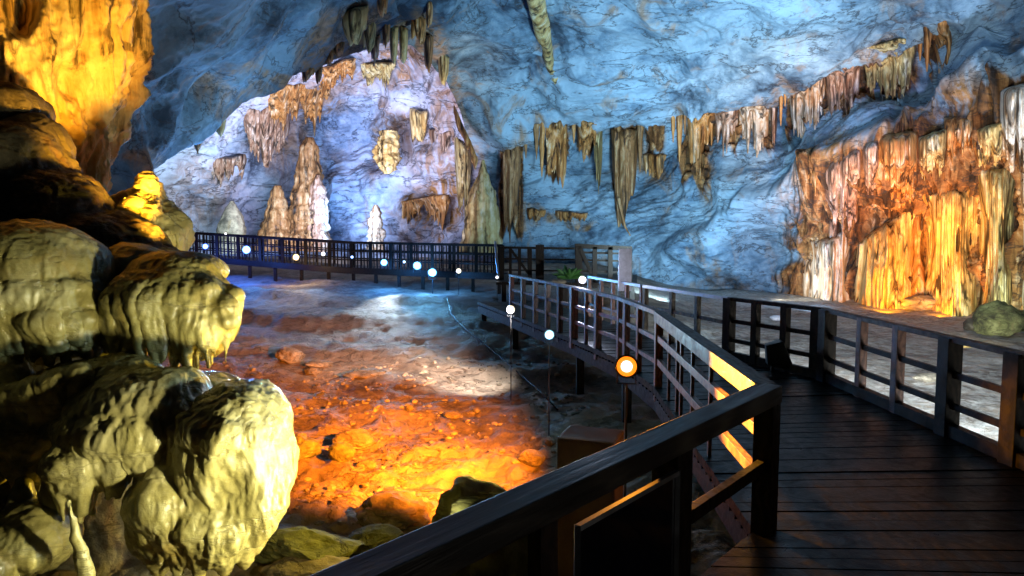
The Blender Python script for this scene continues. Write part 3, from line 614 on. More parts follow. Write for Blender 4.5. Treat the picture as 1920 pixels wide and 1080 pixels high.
def lobe(name, prims, mat, h, k=.06, amp=1.0, flute=1.0, parent=None, seed=0):
    V, Q = solid(prims, h, k); V = V.astype(np.float64)
    N = vnormals(V, Q); s = V.astype(np.float32)
    side = 1-np.clip(N[:, 2], 0, 1)                      # flutes run down the flanks, not over the flat tops
    w = s+.06*np.stack([noise(s*3), noise(s*3+5), noise(s*3+9)], -1)
    n = amp*(.024*fbm(w*np.array([3, 3, 1.6]), 2, seed)+.010*fbm(w*np.array([9, 9, 2.6]), 3, seed+2)+.0055*ridge(w*np.array([22, 22, 6]), 3, seed))
    n = n+flute*side*(.020*ridge(w*np.array([5, 5, .9]), 2, seed+4)+.008*ridge(w*np.array([15, 15, 2.0]), 2, seed+7)-.008)
    return mesh(name, V+N*n[:, None], Q, mat, parent)

def ribs(e, n, r0, hang, seed, up=35, spread=.92, drop=.8):
    """flowing ribs over the front of an ellipsoid: they run down it to its widest line, then hang straight as a fluted curtain with ragged tips"""
    rr = random.Random(seed); c, rad = e[1], e[2]; out = []; ln = .7
    for i in range(n):
        u = -spread+2*spread*(i+rr.uniform(.2, .8))/n; s = math.sqrt(max(.02, 1-u*u)); a0 = math.radians(rr.uniform(up*.2, up)); a1 = math.radians(-14); pts = []
        r = r0*rr.uniform(.7, 1.25); ln = .45*ln+.55*rr.uniform(.35, 1.15)
        for k in range(5):
            a = a0+(a1-a0)*k/4; pts.append(c+rad*np.array([u+.02*rr.uniform(-1, 1), -s*math.cos(a), s*math.sin(a)]))
        r *= 1.0; L = rad[2]*drop*ln*(.45+.55*s)+hang*rr.uniform(.2, 1.0); dx = .03*rr.uniform(-1, 1)
        pts.append(pts[-1]+np.array([dx*.5, .10*rad[1], -L*.6])); pts.append(pts[-1]+np.array([dx*.5, .05*rad[1], -L*.4]))
        rs = [.3, .55, .75, .9, 1.0, .8, .16]
        for k in range(6): out.append(('c', pts[k], pts[k+1], r*rs[k], r*rs[k+1]))
        if rr.random() < .6: q = pts[5]+np.array([dx, 0, -rad[2]*.12]); out.append(('c', q, q+np.array([dx*.4, 0, -(.07+.16*rr.random())*drop]), r*.62, r*.10))
    return out
LF = thing('flowstone_formation', 'lumpy greenish cream flowstone formation with drip-edged lobes along the left side', 'flowstone', (-2.2, 4.6, gz(-2.2, 4.6)))
R = random.Random(5)
# big glossy front bulge
pr = [E(450,782,4.44,86,64,.36), E(380,800,4.5,70,50,.3), Dr(425,850,990,4.38,92,60,-50), E(330,920,4.4,68,92,.3), E(500,865,4.44,42,108,.25), E(430,985,4.36,70,60,.28), E(300,985,4.36,50,70,.24),
      Dr(372,990,1078,4.2,48,6), Dr(420,990,1070,4.2,36,6), Dr(458,950,1058,4.28,36,6), Dr(505,900,975,4.38,22,4), Dr(296,1000,1068,4.25,30,6), Dr(334,1010,1074,4.2,28,5), Dr(482,940,1020,4.32,20,4), Dr(530,850,918,4.42,14,3), Dr(268,940,1030,4.34,18,4)]
pr += ribs(pr[4], 7, .036, .05, 2, 60, .95, .9)+ribs(pr[0], 9, .036, .04, 3, 5, .95, 1.2)+ribs(pr[3], 7, .034, .03, 1, 20, .9, .9)
lobe('front_bulge', pr, FLOWM, .011, .075, 1.3, .8, LF, 1)
# middle shelf with a row of teeth
pr = [E(255,785,4.5,128,92,.36), E(325,752,4.55,62,66,.3), E(175,842,4.4,62,52,.32), E(225,706,4.75,76,44,.3)]
for x, y0, y1 in ((150,880,950),(174,885,962),(198,880,918),(220,880,930),(240,876,906),(262,868,920),(282,866,900),(302,850,896),(324,840,872),(346,820,852),(126,860,918)):
    pr.append(Dr(x, y0-34, y1, 4.24+R.uniform(-.05,.05), R.uniform(9,13), 2))
pr += ribs(pr[0], 16, .040, .04, 4, 15, .95, .9)+ribs(pr[1], 9, .034, .03, 5, 20, .9, 1.1)+ribs(pr[2], 10, .030, .08, 6, 10, .95, 1.0)
lobe('middle_shelf', pr, FLOWM, .011, .05, 1.1, .7, LF, 2)
# left hanging shelf below the big one
pr = [E(85,782,4.75,108,72,.36), E(175,716,4.85,96,42,.34), E(40,800,4.6,58,66,.3), E(-60,760,4.6,110,120,.4)]
for x, y0, y1, r in ((22,800,884,30),(66,790,858,34),(110,770,834,28),(150,750,800,20),(-20,800,870,30),(6,800,850,16),(90,790,836,16)):
    pr.append(Dr(x, y0-50, y1, 4.45, r, 4))
pr += ribs(pr[0], 12, .050, .10, 7, 15, .95, 1.1)+ribs(pr[1], 9, .04, .05, 8, 10, .9, 1.4)
lobe('hanging_shelf', pr, FLOWM, .012, .055, 1.1, .8, LF, 3)
# broad upper left shelf
pr = [E(60,525,5.1,140,112,.5), E(142,580,5.05,72,84,.4), E(15,600,4.95,80,60,.36), E(-80,560,5,120,110,.5), E(190,610,5.1,40,60,.3)]
for x, y0, y1, r in ((12,600,690,16),(34,600,662,14),(52,610,676,13),(70,610,640,11),(86,612,668,13),(103,610,652,10),(118,620,664,12),(134,620,650,10),(150,620,656,11),(168,620,640,10),(-20,600,680,16),(186,620,650,9)):
    pr.append(Dr(x, y0-30, y1, 4.88+R.uniform(-.06,.06), r, 2.5))
pr += ribs(pr[0], 17, .045, .06, 9, 0, .95, 1.15)+ribs(pr[1], 8, .034, .06, 10, 0, .9, .8)+ribs(pr[3], 9, .045, .1, 15, 0, .95, 1.2)
lobe('broad_shelf', pr, FLOWM, .012, .05, 1.0, .8, LF, 4)
# dripping upper bulb
pr = [E(318,560,5.2,112,72,.42), E(385,590,5.15,58,78,.32), E(265,590,5.2,60,70,.34), E(335,508,5.35,88,40,.36), E(255,500,5.6,70,40,.36), E(372,610,5.1,54,48,.28)]
for x, y1 in ((214,640),(228,652),(242,640),(256,658),(270,668),(284,655),(298,676),(312,662),(327,692),(340,664),(352,678),(366,690),(379,670),(392,684),(405,660),(418,652),(430,634),(440,610)):
    pr.append(Dr(x, 560+R.uniform(-20,20), y1, 5.0+.25*abs(x-325)/110*.5+R.uniform(-.05,.05), R.uniform(11,17), 2.5))
for x, y, r in ((390,545,18),(420,575,20),(360,580,22),(402,610,18),(345,620,15),(428,600,14)): pr.append(E(x, y, 4.99, r*1.2, r*1.2, .08))
pr += ribs(pr[0], 18, .030, .06, 11, 45, .95, 1.35)+ribs(pr[1], 10, .028, .05, 12, 50, .95, .9)+ribs(pr[2], 10, .027, .06, 13, 50, .95, .9)
lobe('dripping_bulb', pr, FLOWM, .010, .03, .9, .5, LF, 5)
# stones wedged between bulb and bulge
pr = [E(405,722,5.1,40,20,.2), E(372,722,4.95,56,22,.22), E(300,716,4.9,64,26,.24), E(455,742,4.8,36,18,.2), E(330,735,4.8,60,30,.25)]
lobe('wedged_stones', pr, FLOWM, .012, .03, 1.1, .5, LF, 6)
# rough knob and the unlit slope behind, its shade put into a dark rock colour
pr = [E(272,418,7.0,56,54,.35), E(296,440,6.95,38,34,.3), E(250,385,7.05,30,26,.25), E(286,372,7.1,16,40,.15), E(310,425,6.95,22,36,.2)]
pr += ribs(pr[0], 12, .04, .05, 17, 50, .95, .8)+ribs(pr[1], 8, .035, .05, 18, 50, .95, .8)
lobe('rough_knob', pr, FLOWM, .014, .03, 3.6, 1.8, LF, 7)
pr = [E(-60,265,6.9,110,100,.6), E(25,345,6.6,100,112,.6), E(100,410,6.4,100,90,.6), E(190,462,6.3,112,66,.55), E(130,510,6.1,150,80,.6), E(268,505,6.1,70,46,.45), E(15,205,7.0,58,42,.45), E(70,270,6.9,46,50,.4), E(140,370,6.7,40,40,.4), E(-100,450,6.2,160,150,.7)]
lobe('dark_slope', pr, DARK_SHADED, .02, .08, 1.6, 1.1, LF, 8)
# broken foot at the lower left
pr = [E(55,1000,4.2,72,52,.32), Dr(112,880,1010,4.3,22,26), E(10,1045,4.0,44,46,.26), E(90,1020,4.15,40,40,.24), Dr(128,940,1080,3.9,5,9,30), Dr(40,905,980,4.3,6,22)]
lobe('broken_foot', pr, FLOWM, .012, .05, 1.2, .8, LF, 9)
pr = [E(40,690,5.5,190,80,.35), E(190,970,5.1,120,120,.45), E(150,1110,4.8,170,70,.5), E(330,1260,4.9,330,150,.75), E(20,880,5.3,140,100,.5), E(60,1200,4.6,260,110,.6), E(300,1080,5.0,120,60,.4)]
lobe('shaded_base', pr, DARK_SHADED, .022, .1, 1.5, .6, LF, 10)  # base lies in shade; the dark rock colour carries it
# ================================================================ BOARDWALK
RH = .9
A = lambda px, py, z=RH: G(px, py, z)
Lc = A(1440, 722); L1 = A(1236, 583); L2 = A(1162, 556); L3 = A(1076, 537); L4 = A(957, 514)
L0 = A(650, 1076); dL = (L0-Lc)/np.linalg.norm((L0-Lc)[:2]); Lb = Lc+dL*5.0; Lb[2] = RH
R0 = A(1920, 660); R1 = A(1545, 577); R2 = A(1368, 557); R3 = A(1208, 534); R4 = A(1105, 517)
dR = (R0-R1)/np.linalg.norm((R0-R1)[:2]); Rb = R0+dR*6
def fl(p, z=0.0): return np.array([p[0], p[1], z])
yR = Lc[1]; Rc = R1+(R1-R0)*0+dR*(R1[1]-yR)/abs(dR[1])
sta = [(fl(Lb), fl(Rb)), (fl(Lc), fl(Rc)), (fl(L1), fl(R1)), (fl(L2), fl(R2)), (fl(L3), fl(R3)), (fl(L4), fl(R4))]
Lend = fl(L4)+(fl(L4)-fl(L3))*.75; Rend = fl(R4)+(fl(R4)-fl(R3))*1.2; sta.append((Lend, Rend))
def deck(name, sta, mat, pitch=.15, th=.05):
    V = []; Fq = []; r = random.Random(3)
    def row(a, b, z):
        n = len(V); ov = (b-a)/np.linalg.norm(b-a)*.06
        for p in (a-ov, a+(b-a)*.33, a+(b-a)*.67, b+ov): V.append((p[0], p[1], p[2]+z))
        return n
    last = None
    for (a0, b0), (a1, b1) in zip(sta[:-1], sta[1:]):
        n = max(1, int(max(np.linalg.norm(a1-a0), np.linalg.norm(b1-b0))/pitch))
        for i in range(n):
            t0 = i/n; t1 = (i+.94)/n; tm = (i+.97)/n; z = r.uniform(-.006, .004)
            for t, zz in ((t0, -.03), (t0+.0006, z), (t1, z), (t1+.0006, -.03)):
                k = row(a0+(a1-a0)*t, b0+(b1-b0)*t, zz)
                if last is not None:
                    for j in range(3): Fq.append([last+j, last+j+1, k+j+1, k+j])
                last = k
    n = len(V); m = n//4                                   # underside
    for i in range(m):
        for j in range(4): x, y, z = V[i*4+j]; V.append((x, y, V[0][2]*0+sta[0][0][2]*0+z-th-.03))
    for i in range(m-1):
        for j in range(3): a = n+i*4+j; Fq.append([a, a+4, a+5, a+1])
        a = i*4; Fq.append([a, a+4, n+a+4, n+a]); a += 3; Fq.append([a, n+a, n+a+4, a+4])
    for i in (0, m-1):
        for j in range(3): a = i*4+j; Fq.append([a, n+a, n+a+1, a+1] if i == 0 else [a, a+1, n+a+1, n+a])
    o = mesh(name, V, Fq, mat, smooth=False)
    bm = bmesh.new(); bm.from_mesh(o.data); bmesh.ops.recalc_face_normals(bm, faces=bm.faces); bm.to_mesh(o.data); bm.free()
    return o
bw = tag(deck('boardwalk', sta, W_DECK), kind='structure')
for sd in (0, 1):
    m = MB(); q = [s[sd] for s in sta]
    for a, b in zip(q[:-1], q[1:]): m.beam(a+[0, 0, -.2], b+[0, 0, -.2], .07, .2)
    m.build('stringer', W_RAIL if sd else W_DARK, bw)
for sd in (0, 1):
    for s in sta[1:]:
        p = s[sd]; m = MB(); zg = gz(p[0], p[1]); m.box((p[0]+(.12 if sd == 0 else -.12), p[1], (zg-.31)/2-.1), .13, .13, -.30-zg+.2); m.build('stilt', W_DARK, bw)

def on_line(a, b, pxs):
    """points of the line a-b seen in picture column px"""
    out = []
    for px in pxs:
        u = (px-960)/F; D = b-a
        k = (u*a[1]-a[0])/(D[0]-u*D[1]); out.append(a+D*k)
    return out
def rail(name, label, line, posts, mids, cap=(.085, .05), post=.09, mid=(.04, .055), mat=W_DARK, capm=None, base=0.0, h=RH, kick=None, bev=0.0, group='wooden railings of the boardwalk', extra=None, midoff=0.0, pmats=None, cuts=None):
    """line: points at top height; posts: list of (point, width); mids: heights above the deck"""
    c0 = line[0]; t = thing(name, label, 'railing', (c0[0], c0[1], base), group)
    for a, b in zip(line[:-1], line[1:]):
        m = MB(); za = a[2]-cap[1]/2; m.beam((a[0], a[1], za), (b[0], b[1], b[2]-cap[1]/2), cap[0], cap[1]); m.build('handrail', capm or mat, t, bev)
        for hh in mids:
            m = MB(); m.beam((a[0], a[1], a[2]-h+hh), (b[0], b[1], b[2]-h+hh), mid[0], mid[1]); m.build('mid_rail', mat, t, bev*.6)
        if kick:
            m = MB(); m.beam((a[0], a[1], a[2]-h+.06), (b[0], b[1], b[2]-h+.06), kick, .11); m.build('kick_board', W_DARK, t, bev)
    for i, (p, w) in enumerate(posts):
        m = MB(); top = p[2]-cap[1]*.3; bot = p[2]-h-.18; m.box((p[0], p[1], (top+bot)/2), w, w*.9, top-bot, (line[-1]-line[0])[:2]); m.build('post', (pmats or {}).get(i, mat), t, bev)
    return t
# near left railing: a wide flat cap, seen from above
def lerp(a, b, t): return a+(b-a)*t
t0 = rail('boardwalk_railing', 'nearest dark railing with a wide flat cap and a dark glossy panel', [Lc-dL*.05, Lb],
     [(Lc, .13), (on_line(Lc, Lb, [1268])[0], .15), (lerp(Lc, Lb, .62), .15), (Lb, .13)], [.42], cap=(.14, .105), mid=(.05, .07), capm=W_CAP, bev=.006)

pa, pb = on_line(Lc, Lb, [1243, 1048])
nrm = np.array([-dL[1], dL[0], 0.]); nrm = nrm if nrm[0] > 0 else -nrm
m = MB(); m.hexa([fl(pa, .14)+nrm*.075, fl(pb, .14)+nrm*.075, fl(pb, .14)+nrm*.087, fl(pa, .14)+nrm*.087, fl(pa, .73)+nrm*.075, fl(pb, .73)+nrm*.075, fl(pb, .73)+nrm*.087, fl(pa, .73)+nrm*.087])
pan = m.build('panel', GLASSD, t0)
m = MB()
for a, b in ((fl(pa, .74), fl(pb, .74)), (fl(pa, .13), fl(pb, .13)), (fl(pb, .12), fl(pb, .75)), (fl(pa, .12), fl(pa, .75))): m.beam(a+nrm*.09, b+nrm*.09, .022, .022)
f = m.build('panel_frame', METAL, pan); f.location = (0, 0, 0)
m = MB(); q = on_line(Lc, Lb, [1020])[0]; m.box((q[0], q[1], .43), .10, .06, .84, dL[:2]); m.build('upright_board', W_DARK, t0)
# the lit railing left of the deck
Lm = on_line(Lc, L1, [1258, 1274, 1282, 1303, 1338])
t1 = rail('boardwalk_railing', 'short railing with an orange lit cap beside the brilliant orange floodlight', [Lc+(L1-Lc)*.012, L1],
     [(L1, .10)], [.30, .58], cap=(.13, .12), mat=W_RED, capm=W_RAIL, bev=.005, mid=(.05, .075))
for q in Lm:
    m = MB(); m.box((q[0], q[1], .36), .03, .03, .92); m.build('baluster', W_RED, t1)
# left railing further on
ps = on_line(L2, L1, [1200, 1175])+on_line(L3, L2, [1122, 1150])
rail('boardwalk_railing', 'reddish brown railing run between the orange lit railing and the bluish one', [L1, L2, L3],
     [(p, w) for p, w in zip(on_line(L1, L2, [1200, 1176])+[L2]+on_line(L2, L3, [1122, 1100])+[L3], (.07, .09, .07, .11, .06, .14))], [.28, .56], mat=W_RED, bev=0)
ps = on_line(L3, L4, [1050, 1027, 1004, 981, 959])
rail('boardwalk_railing', 'bluish grey railing run ending at a reddish post near the warm white lamp', [L3, L4],
     [(p, .10) for p in ps], [.28, .56], mat=W_RAIL, pmats={4: W_RED})
# right railing, near to far
rail('boardwalk_railing', 'dark railing with thick posts in front of the white lit ground, right side', [R1, Rb],
     [(R1+dR*.10, .17)]+[(p, w) for p, w in zip(on_line(R1, Rb, [1622, 1692, 1790, 1922]), (.095, .10, .15, .16))]+[(lerp(R0, Rb, .5), .15)], [.28, .56], mat=W_DARK, capm=W_RAIL, kick=.09, bev=.004, pmats={1: W_RED, 2: W_RED})
rail('boardwalk_railing', 'dark railing with a black wedge-shaped lamp box at its foot', [R1, R2],
     [(R1-dR*.12, .15)]+[(p, w) for p, w in zip(on_line(R1, R2, [1476, 1420]), (.10, .10))]+[(R2, .14)], [.28, .56], mat=W_DARK, kick=.07)
rail('boardwalk_railing', 'silvery edged railing run with two square openings beside the pale board', [R2, R3],
     [(p, .08) for p in on_line(R2, R3, [1310, 1262])]+[(R3+(R2-R3)*.02, .09)], [.52], mat=W_RAIL, capm=METAL)
rail('boardwalk_railing', 'farthest railing run on the right, behind the white violet lamp', [R3+(R4-R3)*.03, R4],
     [(p, .07) for p in on_line(R3, R4, [1204, 1176, 1150, 1128])]+[(R4, .08)], [.28, .56], mat=W_RED, capm=METAL)
# dark wedge-shaped lamp box on the deck edge
q = on_line(R1, R2, [1462])[0]; m = MB()
m.hexa([q+[-.20, -.22, -.9+.10], q+[.16, -.24, -.9+.02], q+[.18, -.02, -.9+.02], q+[-.16, -.02, -.9+.10], q+[-.24, -.24, -.9+.36], q+[-.02, -.26, -.9+.42], q+[.02, -.03, -.9+.42], q+[-.18, -.03, -.9+.36]])
wl = m.build('housing', BLACK, None, .012); wt = thing('floodlight', 'black wedge-shaped lamp box standing at the foot of the dark railing', 'floodlight', (q[0], q[1], 0)); wl.parent = wt; wl.location = -Vector(wt.location)
m = MB(); m.beam(q+[-.1, -.1, -.9], q+[-.1, -.12, -.76], .03, .03); m.build('bracket', BLACK, wt)

# pale upright board
q = P(1172, 500, 13.2); t = thing('sign_board', 'blank pale lavender upright board beside the silvery railing', 'sign', (q[0], q[1], .0))
m = MB(); m.box((q[0], q[1], 1.12), .25, .05, .82); m.build('board', WHITEB, t, .008)
m = MB(); m.box((q[0]-.1, q[1]+.05, .55), .05, .05, 1.3); m.build('post', METAL, t)

# ---------------------------------------------------------------- upper walkway, far behind
fz = lambda px, py, d: P(px, py, d)
U0 = fz(936, 461, 24.0); U1 = fz(640, 455, 26.6); U2 = fz(330, 436, 29.6); H2 = .95
dk = [(U0+[.3, -.1, -H2], U0+[.3, 1.7, -H2]), (U1-[0, 0, H2], U1+[.15, 1.7, -H2]), (U2-[0, 0, H2], U2+[.2, 1.7, -H2])]
uw = tag(deck('far_walkway', dk, W_DARK, .3), kind='structure')
for i in range(14):
    t = i/13; p = (U0 if t < .5 else U1)+((U1-U0)*t*2 if t < .5 else (U2-U1)*(t*2-1)); zg = gz(p[0], p[1]); m = MB(); top = p[2]-H2-.12
    m.box((p[0], p[1]+.1, (top+zg-.1)/2), .12, .12, top-zg+.1); m.build('stilt', W_DARK, uw)
for a, b in ((U0, U1), (U1, U2)):
    m = MB(); m.beam(a+[0, -.06, -H2-.13], b+[0, -.06, -H2-.13], .06, .22); m.build('stringer', W_DARK, uw)
def far_rail(label, off, nb, seed):
    q = [u+np.array(off) for u in (U0, U1, U2)]; t = thing('far_walkway_railing', label, 'railing', (q[0][0], q[0][1], q[0][2]-H2), 'railings of the far walkway')
    for a, b in zip(q[:-1], q[1:]):
        for z, w in ((0, .07), (-.32, .05), (-.66, .05)):
            m = MB(); m.beam(a+[0, 0, z], b+[0, 0, z], .05, w); m.build('handrail' if z == 0 else 'mid_rail', W_DARK, t)
    for i in range(nb):
        s = i/(nb-1)*2; p = lerp(q[0], q[1], s) if s < 1 else lerp(q[1], q[2], s-1); big = i % 6 == 0
        m = MB(); w = .12 if big else .045; m.box((p[0], p[1], p[2]-H2/2-.02), w, w, H2+(.04 if big else -.04)); m.build('post' if big else 'baluster', W_DARK, t)
far_rail('dark front railing of the far walkway with the blue and white lamps below it', (0, 0, 0), 91, 1)
far_rail('dark back railing of the far walkway, in front of the stalagmites', (.1, 1.65, 0), 37, 2)
# platform with steps where both walkways meet
W = thing('platform_railing', 'dark railing with a diagonal brace and one thick post, left of the gate frame', 'railing', fz(940, 520, 21.0))
d = 21.0
def bar(name, a, b, w, par, mat=W_DARK, dd=d, d2=None):
    m = MB(); m.beam(P(*a, dd), P(*b, d2 or dd), w, w); return m.build(name, mat, par)
for x, w, yt in ((941,.13,462),(957,.09,464),(974,.1,464),(993,.14,463),(1012,.25,459)): bar('post', (x, yt), (x, 528), w, W)
for y in (464, 485, 506): bar('handrail' if y == 464 else 'mid_rail', (938, y), (1082, y+2), .07 if y == 464 else .05, W)
bar('brace', (958, 468), (996, 520), .08, W)
W2 = thing('wooden_gate_frame', 'open wooden gate frame with heavy top beam and diagonal strut, behind the pale board', 'gate', fz(1084, 520, 20.0))
bar('top_beam', (1078, 461), (1184, 466), .13, W2, dd=20)
for x, w in ((1085,.2),(1115,.13),(1144,.13),(1180,.14)): bar('post', (x, 463), (x, 540), w, W2, W_DARK, dd=20)
for y in (473, 487, 508): bar('mid_rail', (1082, y), (1182, y+3), .06, W2, W_DARK, dd=20.08)
bar('strut', (1088, 466), (1108, 512), .1, W2, dd=19.9)
pc = [(fz(930, 520, 20)*[1, 1, 0]+[0, 0, .42], fz(930, 520, 24.5)*[1, 1, 0]+[0, 0, .42]), (fz(1195, 520, 19.5)*[1, 1, 0]+[0, 0, .42], fz(1195, 520, 23.5)*[1, 1, 0]+[0, 0, .42])]
pd = tag(deck('platform_deck', pc, W_DARK, .2), kind='structure')
for x, dd in ((945, 20.3), (1060, 20), (1185, 19.8)):
    q = P(x, 520, dd); m = MB(); m.box((q[0], q[1], -.3), .14, .14, 1.3); m.build('stilt', W_DARK, pd)
# a leaning handrail pole left of the platform
m = MB(); m.tube([fz(929, 452, 21.5), fz(931, 487, 21.4), fz(935, 522, 21.3)], .035, 8); o = m.build('handrail_pole', METAL); recenter(o, fz(935, 522, 21.3)); tag(o, 'thin leaning metal pole left of the platform railing', 'pole')

# ================================================================ ROCKS
def rock(name, label, px, py, rx, ry, mat, seed, d=None, cat='rock', rz=None, rough=.3, group=None, flat=1.0, z=None, sub=4, plan=0.0, boxy=1.0):
    """px,py: where its foot meets the ground"""
    if d is None:
        lo, hi = 3.0, 45.0                                   # march the ray to the ground
        for k in range(400):
            dd = 3.0+k*.1; q = P(px, py, dd)
            if q[2] < gz(q[0], q[1]): break
        d = dd
    c = P(px, py, d); zg = gz(c[0], c[1]) if z is None else z
    bm = bmesh.new(); bmesh.ops.create_icosphere(bm, subdivisions=sub, radius=1)
    V = np.array([v.co[:] for v in bm.verts]); s = V.astype(np.float32)+seed*3.7
    V = np.sign(V)*np.abs(V)**boxy; r = np.random.RandomState(seed)
    for k in range(9):                                        # broken faces
        n = r.normal(size=3); n /= np.linalg.norm(n); lim = .62+.3*r.rand(); dd = V@n; V -= n*np.clip(dd-lim, 0, None)[:, None]*plan
    V *= (1+rough*(.6*fbm(s*1.1, 3)+.25*ridge(s*2.6, 3)-.1))[:, None]
    V *= [rx*d/F, (rx+ry)/2*d/F*flat, ry*d/F]
    a = r.rand()*.6-.3; V[:, :2] = V[:, :2]@np.array([[math.cos(a), -math.sin(a)], [math.sin(a), math.cos(a)]])
    for v, p in zip(bm.verts, V): v.co = p+[c[0], c[1], zg+ry*d/F*.75]
    me = bpy.data.meshes.new(name); bm.to_mesh(me); bm.free(); me.polygons.foreach_set('use_smooth', [plan < .5]*len(me.polygons))
    o = bpy.data.objects.new(name, me); COL.objects.link(o); me.materials.append(mat); recenter(o, (c[0], c[1], zg))
    return tag(o, label, cat, group)
RG = 'rocks lying on the muddy cave floor'
rock('rock', 'squarish grey brown rock at the far edge of the orange lit mud', 545, 680, 26, 17, BOULD, 1, group=RG, plan=.9)
rock('rock', 'thin bluish stone lying just right of the squarish rock', 586, 703, 15, 7, BOULD, 2, group=RG, plan=.9)
rock('rock', 'low dark rock on the orange mud, nearest to the glossy bulge', 560, 858, 44, 22, MOSS_YELLOW, 3, group=RG, plan=.6)
rock('rock', 'second low dark rock on the orange mud, right of the nearest one', 668, 838, 42, 17, BOULD, 4, group=RG, plan=.6)
rock('rock', 'olive rounded stone leaning on the first low dark rock', 640, 862, 24, 18, MOSS_YELLOW, 5, group=RG)
rock('rock', 'dark chunk of rock with a long shadow near the black footing block', 995, 872, 26, 17, BOULD, 6, group=RG, plan=.9)
rock('rock', 'small dark stone above the dark chunk of rock', 1032, 838, 14, 7, BOULD, 7, group=RG, plan=.9)
rock('rock', 'small dark stone lying alone in the bright upper part of the orange mud', 850, 784, 18, 7, BOULD, 8, group=RG, plan=.8)
rock('rock', 'pebble-like dark stone left of the lone one in the bright mud', 768, 772, 8, 6, BOULD, 9, group=RG, plan=.8)
rock('rock', 'reddish stone half sunk in the mud below the two low dark rocks', 690, 880, 22, 8, BOULD, 10, group=RG, plan=.8)
rock('rock', 'long dark slab of rock edging the pale mud above the orange zone', 684, 708, 46, 7, BOULD, 11, group=RG, plan=.8)
rock('rock', 'short dark slab joining the squarish rock to the mud', 600, 690, 30, 6, BOULD, 12, group=RG, plan=.8)
rock('mossy_boulder', 'broad mossy green boulder showing above the nearest railing', 925, 985, 118, 132, MOSS_YELLOW, 13, group=None, rough=.34, cat='boulder', plan=.35, d=5.0, flat=.5, boxy=.6, sub=5)
rock('mossy_boulder', 'low dark reddish boulder between the mud and the mossy green one', 740, 990, 70, 34, BOULD, 14, rough=.4, cat='boulder', plan=.5)
rock('rock_slab', 'flat cracked greenish slab in the bottom foreground right of the glossy bulge', 560, 1052, 112, 30, MOSS_YELLOW, 15, cat='rock', rough=.3, plan=1.0)
rock('rock_slab', 'second flat slab at the bottom edge, right of the cracked one', 710, 1045, 66, 26, MOSS_YELLOW, 16, cat='rock', rough=.3, plan=1.0)
rock('rock_slab', 'grey slab cut by the bottom edge of the picture below the cracked one', 590, 1110, 90, 28, BOULD, 17, cat='rock', rough=.3, plan=1.0)
rock('rock', 'orange lit knob of rock at the right foot of the glossy bulge', 535, 915, 18, 20, BOULD, 18, group=RG)
rock('boulder', 'large round yellowish boulder on the pale ground near the right edge', 1868, 645, 42, 34, MOSS_YELLOW, 20, cat='boulder', d=19, rough=.38, plan=.4)  # yellow lamplight put into the rock colour
rock('boulder', 'yellowish boulder at the right edge of the picture beside the large round one', 1928, 640, 32, 24, MOSS_YELLOW, 21, cat='boulder', d=19.5, rough=.38, plan=.4)  # yellow light carried by the rock colour here too
rock('boulder', 'small dark grey boulder left of the large round yellowish one', 1824, 636, 18, 13, DARK_SHADED, 22, cat='boulder', d=19.5, rough=.2)
rock('mud_mound', 'mound of mud lit bright orange at the foot of the orange cascades', 1742, 592, 50, 15, FLOORM, 23, cat='mound', d=25, rough=.3)
rock('rock', 'grey bluish stone on the white lit ground seen through the right railing', 1740, 716, 26, 8, BOULD, 24, rough=.2, plan=.8)
rock('rock', 'small pointed white body standing for lamp glow at the wall foot, seen over the dark railing', 1458, 612, 14, 6, WHITEB, 25, d=22, rough=.2)  # added white body, takes the place of a lamp's glow
rock('rock', 'small pinkish rock left of the green tuft behind the bluish railing', 1046, 525, 16, 6, BOULD, 26, d=19.0, z=.42, rough=.2)
# loose stones and gravel on the near mud
Vg = []; Fg = []; rg = random.Random(9); bmg = bmesh.new(); bmesh.ops.create_icosphere(bmg, subdivisions=1, radius=1); bv = [np.array(v.co[:]) for v in bmg.verts]; bf = [[v.index for v in f.verts] for f in bmg.faces]; bmg.free()
for i in range(3200):
    y = 4.6+9.5*rg.random()**1.4; x = rg.uniform(-.62*y+1.0, .9+.02*y); dn = float(noise(np.array([[x*.8, y*.8, 3.]]))[0])
    if dn < -.12 and rg.random() < .8: continue
    s = rg.choice((.012, .016, .02, .03, .045))*rg.uniform(.7, 1.4)*(.7+.03*y); z = gz(x, y); n0 = len(Vg); a = rg.uniform(0, 6.28); sx, sy, sz = s*rg.uniform(.8, 1.5), s*rg.uniform(.7, 1.1), s*rg.uniform(.4, .8)
    for v in bv:
        q = v*rg.uniform(.75, 1.15); Vg.append((x+(q[0]*math.cos(a)*sx-q[1]*math.sin(a)*sy), y+(q[0]*math.sin(a)*sx+q[1]*math.cos(a)*sy), z+q[2]*sz+sz*.25))
    Fg += [[n0+k for k in f] for f in bf]
tag(mesh('gravel', Vg, Fg, BOULD, smooth=False), kind='stuff')
# squared footing block beside the lamp
m = MB(); c = P(1112, 850, 4.5); zg = gz(c[0], c[1]); zt = float(P(1112, 822, 4.5)[2]); m.box((c[0], c[1]+.12, (zt+zg-.1)/2), .40, .34, zt-zg+.1, (1, -.35)); o = m.build('footing_block', plain('rusty_concrete', (.16, .10, .07), .8), None, .02); recenter(o, (c[0], c[1]+.15, zg-.1)); tag(o, 'squared rusty brown footing block partly hidden by the nearest railing', 'block')
